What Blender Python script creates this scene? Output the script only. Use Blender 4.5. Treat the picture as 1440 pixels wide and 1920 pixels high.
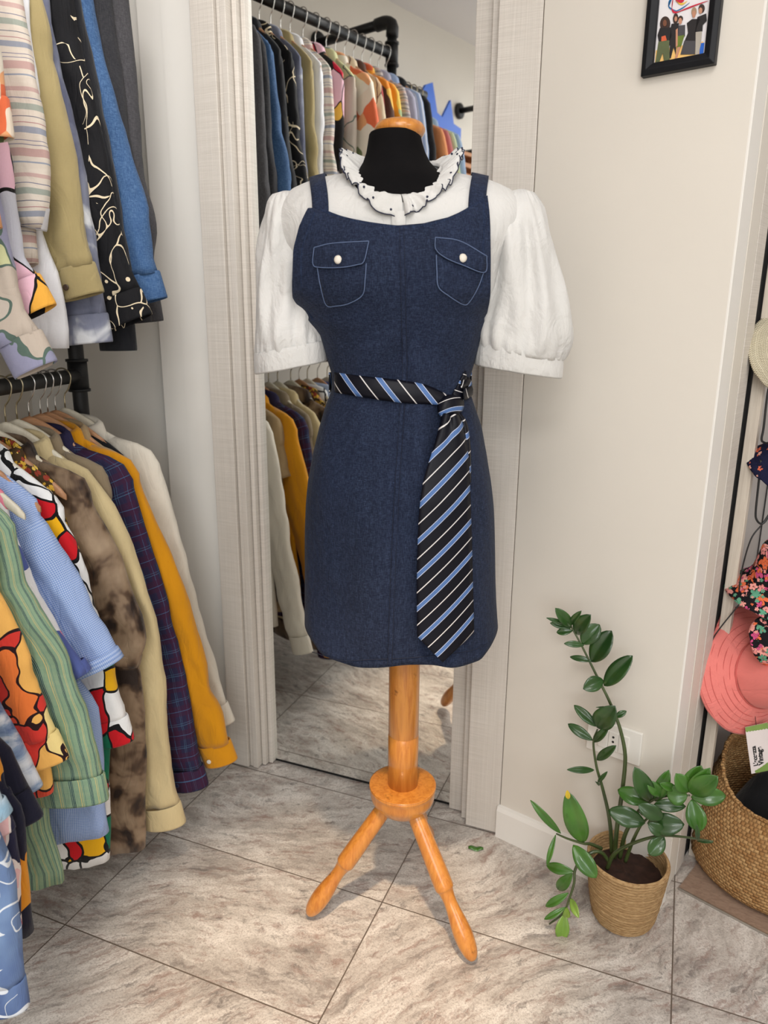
import bpy, bmesh, math, random
import numpy as np
from mathutils import Vector, Matrix, noise
random.seed(7)
S = bpy.context.scene
for o in list(bpy.data.objects): bpy.data.objects.remove(o)
COL = S.collection
PI = math.pi
R_ = math.radians

# ------------------------------------------------------------------ camera
FPX = 1372.0
CAM = np.array([0.0, 0.0, 1.25])
yaw, pit, rol = R_(21.9), R_(14.94), R_(0.4)
Fv = np.array([-math.sin(yaw)*math.cos(pit), math.cos(yaw)*math.cos(pit), -math.sin(pit)])
R0 = np.array([math.cos(yaw), math.sin(yaw), 0.0])
U0 = np.cross(R0, Fv)
Rv = R0*math.cos(rol) + U0*math.sin(rol)
Uv = -R0*math.sin(rol) + U0*math.cos(rol)
cam = bpy.data.cameras.new('camera'); cam_o = bpy.data.objects.new('camera', cam); COL.objects.link(cam_o)
cam_o.matrix_world = Matrix(((Rv[0], Uv[0], -Fv[0], CAM[0]), (Rv[1], Uv[1], -Fv[1], CAM[1]), (Rv[2], Uv[2], -Fv[2], CAM[2]), (0, 0, 0, 1)))
cam.sensor_fit = 'VERTICAL'; cam.sensor_height = 36; cam.lens = FPX/1920*36
cam.clip_start = 0.02; cam.clip_end = 50
cam.dof.use_dof = True; cam.dof.focus_distance = 1.38; cam.dof.aperture_fstop = 4.2
S.camera = cam_o

# ------------------------------------------------------------------ light and exposure
S.view_settings.view_transform = 'Standard'; S.view_settings.look = 'None'
S.view_settings.gamma = 1; S.view_settings.exposure = 0.0; S.view_settings.use_curve_mapping = False
W = bpy.data.worlds.new('world'); S.world = W; W.use_nodes = True
W.node_tree.nodes['Background'].inputs[0].default_value = (0.9, 0.92, 1.0, 1)
W.node_tree.nodes['Background'].inputs[1].default_value = 0.3
def area(name, loc, size, power, color, aim=None, sy=None):
    l = bpy.data.lights.new(name, 'AREA'); l.energy = power; l.color = color; l.size = size
    if sy: l.shape = 'RECTANGLE'; l.size_y = sy
    o = bpy.data.objects.new(name, l); COL.objects.link(o); o.location = loc
    d = (Vector(aim) - Vector(loc)) if aim else Vector((0, 0, -1))
    o.rotation_euler = d.to_track_quat('-Z', 'Y').to_euler()
    return o
def spot(name, loc, aim, power, color, ang=60, blend=0.6, rad=0.05):
    l = bpy.data.lights.new(name, 'SPOT'); l.energy = power; l.color = color
    l.spot_size = R_(ang); l.spot_blend = blend; l.shadow_soft_size = rad
    o = bpy.data.objects.new(name, l); COL.objects.link(o); o.location = loc
    o.rotation_euler = (Vector(aim) - Vector(loc)).to_track_quat('-Z', 'Y').to_euler()
    return o
# daylight through the shop window behind the camera, ceiling panels and two warm track spots
area('shop_window_light', (0.9, -2.3, 1.55), 1.6, 36, (0.90, 0.96, 1.0), aim=(-0.6, 1.4, 0.9), sy=1.6)
area('ceiling_panel_light', (0.05, 0.25, 2.46), 0.9, 11, (1.0, 0.98, 0.96), aim=(-0.1, 0.4, 0))
area('ceiling_panel_light_back', (0.2, -1.4, 2.46), 0.9, 33, (1.0, 0.99, 0.98))
spot('track_spot_warm', (-0.18, 0.25, 2.42), (-0.50, 1.03, 0.0), 175, (1.0, 0.74, 0.48), ang=25, blend=0.9, rad=0.05)
spot('track_spot_wall', (0.45, 0.25, 2.42), (-0.2, 1.5, 1.1), 4, (1.0, 0.92, 0.82), ang=80, blend=0.9, rad=0.05)
spot('rack_fill_spot', (-0.55, 0.55, 2.44), (-1.22, 1.62, 1.65), 60, (1.0, 0.97, 0.94), ang=62, blend=0.9, rad=0.22)  # added fill spot, brightens the column and the far rack end

area('right_fill_light', (1.7, 0.1, 1.7), .8, 9, (0.95, 0.98, 1.0), aim=(0.1, 1.6, 0.9))  # added fill from the right, brightens the pale trims and niche; no door there

# ------------------------------------------------------------------ pixel helpers (the photograph's own sight lines)
def ray(x, y):
    d = Fv*FPX + Rv*(x-720) - Uv*(y-960); return d/np.linalg.norm(d)
def at_z(x, y, z=0.0):
    d = ray(x, y); return CAM + d*((z-CAM[2])/d[2])
def at_Y(x, y, Y):
    d = ray(x, y); return CAM + d*(Y/d[1])
def at_depth(x, y, dep):
    d = ray(x, y); return CAM + d*(dep/float(d@Fv))
def at_fwd(x, y, D):
    d = ray(x, y); h = -math.sin(yaw)*d[0]+math.cos(yaw)*d[1]; return CAM + d*(D/h)
def on_plane(x, y, P, n):
    d = ray(x, y); P = np.array(P, float); n = np.array(n, float)
    return CAM + d*(((P-CAM)@n)/(d@n))

# ------------------------------------------------------------------ object helpers
def thing(name, label, cat, loc=(0, 0, 0), rotz=0.0, group=None):
    o = bpy.data.objects.new(name, None); COL.objects.link(o); o.empty_display_size = 0.05
    o.location = loc; o.rotation_euler = (0, 0, rotz)
    return tag(o, label, cat, group)
def tag(o, label=None, cat=None, group=None, kind=None):
    if label: o['label'] = label
    if cat: o['category'] = cat
    if group: o['group'] = group
    if kind: o['kind'] = kind
    return o
def mesh(name, vs, fs, mat=None, parent=None, smooth=True, uv=None, solid=0.0, sub=0, off=0.0, bevel=0.0):
    me = bpy.data.meshes.new(name)
    me.from_pydata([tuple(float(c) for c in v) for v in vs], [], fs); me.update()
    if uv is not None:
        ul = me.uv_layers.new(name='UVMap')
        for l in me.loops: ul.data[l.index].uv = uv[l.vertex_index]
    if smooth:
        for p in me.polygons: p.use_smooth = True
    if mat is not None: me.materials.append(mat)
    o = bpy.data.objects.new(name, me); COL.objects.link(o)
    if parent is not None: o.parent = parent
    if solid:
        m = o.modifiers.new('s', 'SOLIDIFY'); m.thickness = solid; m.offset = off
    if sub:
        m = o.modifiers.new('u', 'SUBSURF'); m.levels = sub; m.render_levels = sub
    if bevel:
        m = o.modifiers.new('b', 'BEVEL'); m.width = bevel; m.segments = 2; m.limit_method = 'ANGLE'
    return o
class MB:
    def __init__(s): s.v = []; s.f = []; s.uv = []
    def add(s, vs, fs, uv=None):
        k = len(s.v); s.v += [tuple(v) for v in vs]; s.f += [tuple(i+k for i in f) for f in fs]
        s.uv += (uv if uv is not None else [(0, 0)]*len(vs))
    def rows(s, rows, closed=False, uvf=None, cap0=False, cap1=False):
        n = len(rows[0]); vs = [p for r in rows for p in r]; fs = []
        for i in range(len(rows)-1):
            for j in range(n if closed else n-1):
                a = i*n+j; b = i*n+(j+1) % n
                fs.append((a, b, b+n, a+n))
        if cap0: fs.append(tuple(range(n-1, -1, -1)))
        if cap1: fs.append(tuple((len(rows)-1)*n+j for j in range(n)))
        uv = [uvf(i, j) for i in range(len(rows)) for j in range(n)] if uvf else None
        s.add(vs, fs, uv)
    def box(s, lo, hi):
        x0, y0, z0 = lo; x1, y1, z1 = hi
        s.add([(x0,y0,z0),(x1,y0,z0),(x1,y1,z0),(x0,y1,z0),(x0,y0,z1),(x1,y0,z1),(x1,y1,z1),(x0,y1,z1)],
              [(0,3,2,1),(4,5,6,7),(0,1,5,4),(1,2,6,5),(2,3,7,6),(3,0,4,7)])
    def prism(s, pts, z0, z1):
        n = len(pts)
        s.add([(p[0],p[1],z0) for p in pts]+[(p[0],p[1],z1) for p in pts],
              [tuple(range(n-1,-1,-1)), tuple(range(n,2*n))]+[(i,(i+1)%n,(i+1)%n+n,i+n) for i in range(n)])
    def tube(s, path, rad, seg=10, caps=True):
        P = [Vector(p) for p in path]; n = len(P)
        rr = rad if isinstance(rad, (list, tuple)) else [rad]*n
        rows = []; up = None
        for i in range(n):
            t = (P[min(i+1, n-1)]-P[max(i-1, 0)]).normalized()
            if up is None:
                up = Vector((0, 0, 1)) if abs(t.z) < .9 else Vector((1, 0, 0))
            a = t.cross(up).normalized(); b = a.cross(t).normalized(); up = b
            rows.append([P[i]+(a*math.cos(2*PI*k/seg)+b*math.sin(2*PI*k/seg))*rr[i] for k in range(seg)])
        s.rows(rows, True, cap0=caps, cap1=caps)
    def lathe(s, prof, seg=32, c=(0, 0, 0), cap=True, ripple=None):
        rows = [[(c[0]+r*math.cos(2*PI*k/seg), c[1]+r*math.sin(2*PI*k/seg), c[2]+z) for k in range(seg)] for r, z in prof]
        s.rows(rows, True, cap0=cap, cap1=cap)
    def build(s, name, mat, parent=None, smooth=True, uv=False, **kw):
        return mesh(name, s.v, s.f, mat, parent, smooth, uv=s.uv if uv else None, **kw)
def crom(pts, n):
    P = [Vector(p) for p in pts]; P = [P[0]*2-P[1]]+P+[P[-1]*2-P[-2]]; out = []
    segs = len(P)-3
    for i in range(n):
        t = i/(n-1)*segs; k = min(int(t), segs-1); u = t-k
        a, b, c, d = P[k:k+4]
        out.append(0.5*((2*b)+(c-a)*u+(2*a-5*b+4*c-d)*u*u+(3*b-a-3*c+d)*u**3))
    return out
def interp(tab, x):
    xs = [t[0] for t in tab]; ys = [t[1] for t in tab]
    if xs[0] > xs[-1]: xs = xs[::-1]; ys = ys[::-1]
    return float(np.interp(x, xs, ys))
def sm(a, b, x):
    t = max(0.0, min(1.0, (x-a)/(b-a))); return t*t*(3-2*t)
def nz(x, y, z=0.0): return noise.noise(Vector((x, y, z)))
def srgb(r, g, b):
    f = lambda c: (c/255/12.92) if c/255 <= .04045 else ((c/255+.055)/1.055)**2.4
    return (f(r), f(g), f(b), 1.0)

# ------------------------------------------------------------------ materials
class NT:
    def __init__(s, name, rough=0.6, spec=0.5, metal=0.0):
        s.m = bpy.data.materials.new(name); s.m.use_nodes = True; s.t = s.m.node_tree
        s.b = s.t.nodes['Principled BSDF']
        s.b.inputs['Roughness'].default_value = rough; s.b.inputs['Metallic'].default_value = metal
        s.b.inputs['Specular IOR Level'].default_value = spec
    def n(s, typ, props=None, **ins):
        nd = s.t.nodes.new('ShaderNode'+typ)
        for k, v in (props or {}).items(): setattr(nd, k, v)
        for k, v in ins.items():
            key = int(k[1:]) if k[0] == 'i' and k[1:].isdigit() else k.replace('_', ' ')
            s.set(nd.inputs[key], v)
        return nd
    def set(s, sock, v):
        if isinstance(v, bpy.types.NodeSocket): s.t.links.new(v, sock)
        elif isinstance(v, bpy.types.Node): s.t.links.new(v.outputs[0], sock)
        else: sock.default_value = v
    def math(s, op, a, b=0.0, c=None):
        kw = dict(i0=a, i1=b)
        if c is not None: kw['i2'] = c
        return s.n('Math', dict(operation=op), **kw).outputs[0]
    def co(s, kind='Object'): return s.n('TexCoord').outputs[kind]
    def map(s, v, scale=(1,1,1), rot=(0,0,0), loc=(0,0,0)):
        return s.n('Mapping', None, Vector=v, Scale=scale, Rotation=rot, Location=loc).outputs[0]
    def noise(s, v, scale=5, detail=4, rough=.5, dist=0.0, out=0, w=None):
        nd = s.n('TexNoise', None, Vector=v, Scale=scale, Detail=detail, Roughness=rough, Distortion=dist)
        if w is not None: nd.noise_dimensions = '4D'; s.set(nd.inputs['W'], w)
        return nd.outputs[out]
    def ramp(s, f, stops, const=False):
        nd = s.n('ValToRGB', None, Fac=f); r = nd.color_ramp
        if const: r.interpolation = 'CONSTANT'
        while len(r.elements) > 1: r.elements.remove(r.elements[-1])
        r.elements[0].position = stops[0][0]; r.elements[0].color = stops[0][1]
        for p, c in stops[1:]:
            e = r.elements.new(p); e.color = c
        return nd.outputs[0]
    def mix(s, f, a, b, mode='MIX'):
        nd = s.n('MixRGB', dict(blend_type=mode), Fac=f, Color1=a, Color2=b); return nd.outputs[0]
    def sep(s, v):
        nd = s.n('SeparateXYZ', None, Vector=v); return nd.outputs
    def comb(s, x, y, z): return s.n('CombineXYZ', None, X=x, Y=y, Z=z).outputs[0]
    def col(s, c): s.set(s.b.inputs['Base Color'], c); return s
    def bump(s, h, strength=.3, dist=.002):
        nd = s.n('Bump', None, Height=h, Strength=strength, Distance=dist); s.set(s.b.inputs['Normal'], nd.outputs[0]); return s
    def sheen(s, w=.3):
        s.b.inputs['Sheen Weight'].default_value = w; s.b.inputs['Sheen Roughness'].default_value = .5; return s
BLACK = (0.004, 0.004, 0.005, 1)
_mats = {}
def plain(name, c, rough=.6, metal=0.0, spec=.5, var=.12, vs=20, bump=0.0, bs=200):
    if name in _mats: return _mats[name]
    t = NT(name, rough, spec, metal); o = t.co()
    n = t.noise(o, vs, 4)
    c2 = tuple(x*(1-var) for x in c[:3])+(1,); c1 = tuple(min(1, x*(1+var*.6)) for x in c[:3])+(1,)
    t.col(t.ramp(n, [(.3, c2), (.7, c1)]))
    if bump: t.bump(t.noise(o, bs, 3), bump, .001)
    _mats[name] = t.m; return t.m
def weave_bump(t, o, sc=4200, strength=.3, wr=.5):
    s = t.sep(o)
    a = t.math('SINE', t.math('MULTIPLY', s[0], sc)); b = t.math('SINE', t.math('MULTIPLY', s[2], sc))
    h = t.math('MULTIPLY', t.math('ADD', a, b), .05)
    wn = t.noise(t.map(o, (9, 9, 5)), 2.2, 4, .55, .6)
    cr_ = t.math('ABSOLUTE', t.math('SUBTRACT', t.noise(t.map(o, (8, 8, 2.6), loc=(2, 5, 1)), 2.4, 3, .5, 1.2), .5))
    cr_ = t.math('MINIMUM', cr_, .09)
    h2 = t.math('ADD', h, t.math('ADD', t.math('MULTIPLY', wn, 5*wr), t.math('MULTIPLY', cr_, 16*wr)))
    t.bump(h2, strength*1.5, .0028)
def cloth(name, c, rough=.85, var=.1, slub=.15, c2=None, wr=.5):
    if name in _mats: return _mats[name]
    t = NT(name, rough, .25); o = t.co()
    n = t.noise(o, 8, 4); f = t.noise(t.map(o, (60, 60, 6)), 8, 3)
    c2 = c2 or tuple(x*(1-var) for x in c[:3])+(1,)
    base = t.ramp(n, [(.3, c2), (.7, c)])
    t.col(t.mix(t.math('MULTIPLY', f, slub), base, tuple(x*.55 for x in c[:3])+(1,)))
    weave_bump(t, o, wr=wr); t.sheen(.15); _mats[name] = t.m; return t.m
def denim(name, c, light, amt=.5, seamdir=True):
    if name in _mats: return _mats[name]
    t = NT(name, .82, .2); o = t.co()
    a = t.noise(t.map(o, (1, 1, .16)), 620, 3, .7); b = t.noise(t.map(o, (.2, .2, 1)), 700, 3, .7)
    big = t.noise(t.map(o, (3.0, 3, 1.0)), 4, 5, .6); streak = t.noise(t.map(o, (1, 1, .06)), 120, 3, .6)
    w = t.math('MULTIPLY', t.math('ADD', a, b), .5)
    f = t.ramp(w, [(.44, (0, 0, 0, 1)), (.60, (1, 1, 1, 1))])
    f2 = t.math('MULTIPLY', f, t.math('MULTIPLY_ADD', streak, amt*1.6, amt*.35))
    base = t.mix(t.ramp(big, [(.3, (0, 0, 0, 1)), (.75, (1, 1, 1, 1))]), c, tuple(x*1.5 for x in c[:3])+(1,))
    t.col(t.mix(f2, base, light))
    t.bump(t.math('ADD', t.math('MULTIPLY', w, .6), t.math('MULTIPLY', t.noise(t.map(o, (7, 7, 3.5)), 2.6, 5, .6, .5), 3.2)), .5, .004)
    t.sheen(.04); _mats[name] = t.m; return t.m
def patch(name, pal, scale=12, edge=.06, edge_col=BLACK, dist=.12, stretch=(1, 1, 1), ns=6, dots=None, rough=.8, bg=None):
    """printed cloth: irregular colour fields with drawn outlines"""
    if name in _mats: return _mats[name]
    t = NT(name, rough, .25); o = t.co()
    nn = t.noise(o, ns, 3, .5, 0, out=1)
    v = t.n('VectorMath', dict(operation='MULTIPLY_ADD'), i0=nn, i1=(dist*2, dist*2, dist*2), i2=o).outputs[0]
    v = t.map(v, stretch)
    vo = t.n('TexVoronoi', dict(feature='F1'), Vector=v, Scale=scale)
    ve = t.n('TexVoronoi', dict(feature='DISTANCE_TO_EDGE'), Vector=v, Scale=scale)
    s = t.n('SeparateColor', None, Color=vo.outputs['Color']).outputs[0]
    st = [(i/len(pal), c) for i, c in enumerate(pal)]
    c = t.ramp(s, st, True)
    if edge > 0:
        e = t.math('LESS_THAN', ve.outputs['Distance'], edge); c = t.mix(e, c, edge_col)
    if dots:
        vd = t.n('TexVoronoi', dict(feature='F1'), Vector=o, Scale=dots[0])
        c = t.mix(t.math('LESS_THAN', vd.outputs['Distance'], dots[1]), c, dots[2])
    t.col(c); weave_bump(t, o); t.sheen(.1); _mats[name] = t.m; return t.m
def scribble(name, bg, fg, scale=9, wdt=.02, dots=(26, .16), dist=.25, two=True, bgn=None):
    if name in _mats: return _mats[name]
    t = NT(name, .75, .25); o = t.co()
    nn = t.noise(o, 7, 2, .5, 0, out=1)
    v = t.n('VectorMath', dict(operation='MULTIPLY_ADD'), i0=nn, i1=(dist, dist, dist), i2=o).outputs[0]
    ve = t.n('TexVoronoi', dict(feature='DISTANCE_TO_EDGE'), Vector=t.map(v, (1.6, 1, .8)), Scale=scale)
    l = t.math('LESS_THAN', ve.outputs['Distance'], wdt)
    gate = t.math('GREATER_THAN', t.noise(o, 16, 1), .40)
    l = t.math('MULTIPLY', l, gate)
    if two:
        n3 = t.noise(t.map(v, (1, 1, .6), loc=(3, 1, 2)), 11, 1, .5, .5)
        l2 = t.math('LESS_THAN', t.math('ABSOLUTE', t.math('SUBTRACT', n3, .52)), wdt*.35)
        g2 = t.math('GREATER_THAN', t.noise(t.map(o, loc=(5, 5, 5)), 9, 1), .45)
        l = t.math('MAXIMUM', l, t.math('MULTIPLY', l2, g2))
    vd = t.n('TexVoronoi', dict(feature='F1'), Vector=o, Scale=dots[0])
    gd = t.math('GREATER_THAN', t.noise(t.map(o, loc=(9, 2, 1)), 7, 1), .56)
    d = t.math('MULTIPLY', t.math('LESS_THAN', vd.outputs['Distance'], dots[1]), gd)
    l = t.math('MAXIMUM', l, d)
    b = bg
    if bgn: b = t.ramp(t.noise(t.map(o, (1, 1, .7)), bgn[0], 4, .6, .3), bgn[1])
    t.col(t.mix(l, b, fg)); weave_bump(t, o); _mats[name] = t.m; return t.m
def rampcloth(name, stops, scale=7, detail=4, dist=.4, stretch=(1, 1, 1), rough=.8, const=False):
    if name in _mats: return _mats[name]
    t = NT(name, rough, .25); o = t.co()
    n = t.noise(t.map(o, stretch), scale, detail, .55, dist)
    t.col(t.ramp(n, stops, const)); weave_bump(t, o); t.sheen(.1); _mats[name] = t.m; return t.m
def flower(name, bg, pal, scale=22, size=.38, dist=.01, axes=(1, 1, 1)):
    if name in _mats: return _mats[name]
    t = NT(name, .8, .25); o = t.co(); c = bg
    for q, (sc, sz) in enumerate(((scale, size), (scale*1.35, size*.85), (scale*2.2, size*.7))):
        v = t.map(o, axes, loc=(q*3.3, q*1.7, q*.9))
        vo = t.n('TexVoronoi', dict(feature='F1'), Vector=v, Scale=sc); vo.inputs['Randomness'].default_value = .8
        df = t.n('VectorMath', dict(operation='SUBTRACT'), i0=t.n('VectorMath', dict(operation='SCALE'), i0=v, Scale=sc).outputs[0], i1=t.n('VectorMath', dict(operation='SCALE'), i0=vo.outputs['Position'], Scale=sc).outputs[0]).outputs[0]
        s_ = t.sep(df); an = t.math('ARCTAN2', s_[1], t.math('ADD', s_[0], t.math('MULTIPLY', s_[2], .7)))
        pet = t.math('MULTIPLY', t.math('ABSOLUTE', t.math('SINE', t.math('MULTIPLY', an, 2.5))), sz*.45)
        rr_ = t.math('SUBTRACT', vo.outputs['Distance'], pet)
        col = t.ramp(t.n('SeparateColor', None, Color=vo.outputs['Color']).outputs[0], [(i/len(pal), p) for i, p in enumerate(pal)], True)
        shade = t.math('LESS_THAN', rr_, sz*.55); core = t.math('LESS_THAN', vo.outputs['Distance'], sz*.22)
        outl = t.math('LESS_THAN', rr_, sz*.62)
        c = t.mix(outl, c, bg); c = t.mix(shade, c, col); c = t.mix(core, c, tuple(x*.35 for x in pal[0][:3])+(1,))
    t.col(c); weave_bump(t, o); _mats[name] = t.m; return t.m
def stripes(name, base, lines, period, axis=0, wob=.0, tilt=0.0, base2=None):
    """lines: list of (start,end,colour) in fractions of the period"""
    if name in _mats: return _mats[name]
    t = NT(name, .85, .25); o = t.co(); s = t.sep(o)
    a = s[axis] if axis == 2 else t.sep(t.co('UV'))[0]; tilt = 0
    if tilt: a = t.math('ADD', a, t.math('MULTIPLY', s[2 if axis == 0 else 0], tilt))
    if wob: a = t.math('ADD', a, t.math('MULTIPLY', t.noise(o, 6, 2), wob))
    f = t.math('FRACT', t.math('DIVIDE', a, period))
    c = base
    if base2: c = t.mix(t.noise(t.map(o, (2, 2, 9)), 18, 3), base, base2)
    for st, en, cc in lines:
        k = t.math('MULTIPLY', t.math('GREATER_THAN', f, st), t.math('LESS_THAN', f, en))
        c = t.mix(k, c, cc)
    t.col(c); weave_bump(t, o); _mats[name] = t.m; return t.m
def plaid(name, base, bands, period):
    if name in _mats: return _mats[name]
    t = NT(name, .85, .25); o = t.co(); s = t.sep(t.co('UV')); c = base
    for ax in (0, 1):
        f = t.math('FRACT', t.math('DIVIDE', s[ax], period))
        for st, en, cc, am in bands:
            k = t.math('MULTIPLY', t.math('GREATER_THAN', f, st), t.math('LESS_THAN', f, en))
            c = t.mix(t.math('MULTIPLY', k, am), c, cc)
    t.col(c); weave_bump(t, o); _mats[name] = t.m; return t.m
def wood(name, c1, c2, rough=.3, axis=(12, 12, 1.2), coat=0.0, knots=True):
    if name in _mats: return _mats[name]
    t = NT(name, rough, .5); o = t.co()
    g = t.noise(t.map(o, axis), 6, 5, .6, 1.2); k = t.noise(o, 30, 4, .6)
    c = t.ramp(g, [(.25, c2), (.6, c1)])
    if knots:
        c = t.mix(t.ramp(k, [(.66, (0, 0, 0, 1)), (.74, (.8, .8, .8, 1))]), c, tuple(x*.35 for x in c2[:3])+(1,))
    t.col(c); t.b.inputs['Coat Weight'].default_value = coat; t.b.inputs['Coat Roughness'].default_value = .12
    t.bump(g, .08, .001); _mats[name] = t.m; return t.m

WALLC = srgb(222, 215, 204)
def paint(name, c, br=.12):
    t = NT(name, .5, .3); o = t.co()
    n = t.noise(t.map(o, (6, 6, .6)), 10, 4, .6); big = t.noise(o, 2.5, 3)
    t.col(t.ramp(big, [(.3, tuple(x*.96 for x in c[:3])+(1,)), (.7, c)]))
    t.bump(t.math('ADD', n, t.noise(o, 90, 2)), br, .0012); return t.m
m_wall = paint('wall_paint', WALLC)
m_trimw = paint('trim_paint', srgb(236, 232, 225), .06)
m_ceil = paint('ceiling_paint', srgb(226, 221, 219), .03)
def laminate():
    t = NT('crosshatched_laminate', .5, .3); o = t.co()
    a = t.noise(t.map(o, (3, 3, 260)), 3, 3, .6); b = t.noise(t.map(o, (300, 300, 2)), 2, 3, .6)
    h = t.math('ADD', t.math('MULTIPLY', a, .7), t.math('MULTIPLY', b, .5))
    t.col(t.ramp(h, [(.35, srgb(192, 184, 174)), (.8, srgb(222, 215, 206))])); t.bump(h, .35, .0015); return t.m
m_lam = laminate()
m_ashwood = wood('pale_ash_wood', srgb(216, 205, 190), srgb(190, 176, 160), .5, (60, 60, 1), knots=False)
m_gap = plain('dark_gap', (0.004, 0.004, 0.004, 1), .9)
m_panel = plain('grey_panel', srgb(188, 183, 180), .45, var=.05)
mt = NT('mirror_silver', 0.012, .5, 1.0); mt.col((.90, .915, .90, 1)); m_mirror = mt.m
m_pipe = plain('black_iron_pipe', (0.012, 0.012, 0.013, 1), .5, .3, var=.3, bump=.2, bs=120)
m_steel = plain('bright_steel', (.62, .6, .58, 1), .25, 1.0, var=.05)
m_brass = plain('dull_brass_wire', (.42, .36, .24, 1), .3, 1.0, var=.05)
m_beech = wood('varnished_beech', srgb(208, 138, 60), srgb(176, 102, 36), .28, (14, 14, 1.4), .5)
m_hang_w = wood('white_wood', srgb(222, 214, 194), srgb(205, 196, 176), .45, (10, 10, 3), knots=False)
m_hang_b = wood('natural_wood', srgb(190, 142, 104), srgb(160, 112, 78), .45, (3, 12, 12), knots=False)
m_white_plastic = plain('white_plastic', srgb(236, 232, 224), .35, var=.02)

def floor_mat():
    t = NT('marbled_stone_tile', .38, .45); o = t.co(); s = t.sep(o)
    tx = t.math('DIVIDE', t.math('ADD', s[0], 1.695), .5985); ty = t.math('DIVIDE', t.math('ADD', s[1], 0.952+.0), .3135)
    ty = t.math('DIVIDE', t.math('SUBTRACT', s[1], .9305-3.135), .3135)
    ix = t.math('FLOOR', tx); iy = t.math('FLOOR', ty)
    wn = t.n('TexWhiteNoise', dict(noise_dimensions='2D'), Vector=t.comb(ix, iy, 0.0))
    rnd = wn.outputs['Value']
    ang = t.math('MULTIPLY_ADD', rnd, .9, -1.05)
    vr = t.n('VectorRotate', dict(rotation_type='Z_AXIS'), Vector=o, Angle=ang).outputs[0]
    big = t.noise(o, 2.2, 2, .5, 0, out=1)
    vr = t.n('VectorMath', dict(operation='MULTIPLY_ADD'), i0=big, i1=(.22, .22, 0), i2=vr).outputs[0]
    w = t.math('MULTIPLY', rnd, 20)
    fine = t.noise(o, 26, 6, .7, 0, out=1)
    vj = t.n('VectorMath', dict(operation='MULTIPLY_ADD'), i0=fine, i1=(.035, .035, 0), i2=vr).outputs[0]
    a = t.noise(t.map(vj, (2.2, 7.5, 1)), 2.2, 12, .78, .3, w=w); b = t.noise(t.map(vj, (5, 17, 1)), 3.0, 12, .82, .3, w=w); g = t.noise(o, 230, 5, .85)
    c = t.ramp(a, [(.38, srgb(150, 141, 134)), (.46, srgb(190, 182, 174)), (.53, srgb(212, 205, 197)), (.62, srgb(232, 226, 219))])
    c = t.mix(t.ramp(b, [(.51, (0, 0, 0, 1)), (.56, (.45, .45, .45, 1)), (.62, (.85, .85, .85, 1))]), c, srgb(148, 120, 110))
    d = t.noise(t.map(vj, (6, 19, 1), loc=(4, 7, 0)), 2.8, 12, .82, .3, w=w)
    c = t.mix(t.ramp(d, [(.53, (0, 0, 0, 1)), (.58, (.5, .5, .5, 1)), (.64, (.85, .85, .85, 1))]), c, srgb(104, 98, 95))
    c = t.mix(t.math('MULTIPLY', t.ramp(g, [(.40, (1, 1, 1, 1)), (.50, (0, 0, 0, 1))]), .6), c, srgb(136, 126, 119))
    fx = t.math('FRACT', tx); fy = t.math('FRACT', ty)
    ex = t.math('MULTIPLY', t.math('MINIMUM', fx, t.math('SUBTRACT', 1.0, fx)), .5985)
    ey = t.math('MULTIPLY', t.math('MINIMUM', fy, t.math('SUBTRACT', 1.0, fy)), .3135)
    e = t.math('MINIMUM', ex, ey); gr = t.math('LESS_THAN', e, .0014)
    c = t.mix(gr, c, srgb(104, 92, 82)); t.col(c)
    h = t.math('SUBTRACT', t.math('MULTIPLY', a, .5), t.math('MULTIPLY', gr, 1.5))
    t.bump(h, .25, .0015)
    t.set(t.b.inputs['Roughness'], t.ramp(a, [(.3, (.46,)*3+(1,)), (.7, (.32,)*3+(1,))])); return t.m
m_floor = floor_mat()

# ------------------------------------------------------------------ room shell
ZC = 2.52
BP = np.array([-1.32, 1.30]); BD = np.array([.2924, -.9563]); BU = np.array([.9563, .2924])   # rack line, towards camera; outward
AZ = math.atan2(BU[1], BU[0])
def structure(o): o['kind'] = 'structure'; return o
b = MB(); b.box((-3.2, -3.2, -.05), (2.4, 2.6, 0)); structure(b.build('floor', m_floor, smooth=False))
b = MB(); b.box((-3.2, -3.2, ZC), (2.4, 2.6, ZC+.05)); structure(b.build('ceiling', m_ceil, smooth=False))
def wall_seg(name, p, q, m, th=.08, z0=0, z1=ZC, side=1):
    p = np.array(p[:2], float); q = np.array(q[:2], float); d = (q-p)/np.linalg.norm(q-p); n = np.array([-d[1], d[0]])*th*side
    b = MB(); b.prism([p, q, q+n, p+n], z0, z1); return structure(b.build(name, m, smooth=False))
wl = BP + BU*(-.36)
wall_seg('wall_left', wl+BD*4.0, wl-BD*.75, m_wall, .1)
wall_seg('wall_behind', (-1.2, -3.0), (2.2, -3.0), m_wall, .1, side=-1)
wall_seg('wall_right', (1.9, -3.0), (1.9, 2.4), m_wall, .1, side=-1)
YN = 1.65
xa = at_Y(303, 680, 1.60)[0]; ya = YN
xb = at_Y(344, 680, 1.60)[0]
xs0 = -1.097
wall_seg('wall_back', (-2.0, YN), (xa+.002, YN), m_trimw, .1)
b = MB(); b.prism([(xa, 1.60), (xb-.002, 1.60), (xb, 1.597), (xs0+.01, 1.597), (xs0+.01, 1.9), (xa, 1.9)], 0, ZC); structure(b.build('wall_column', m_trimw, smooth=False))
wall_seg('wall_mirror_backing', (xs0, 1.66), (-.25, 1.66), m_wall, .1)

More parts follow.
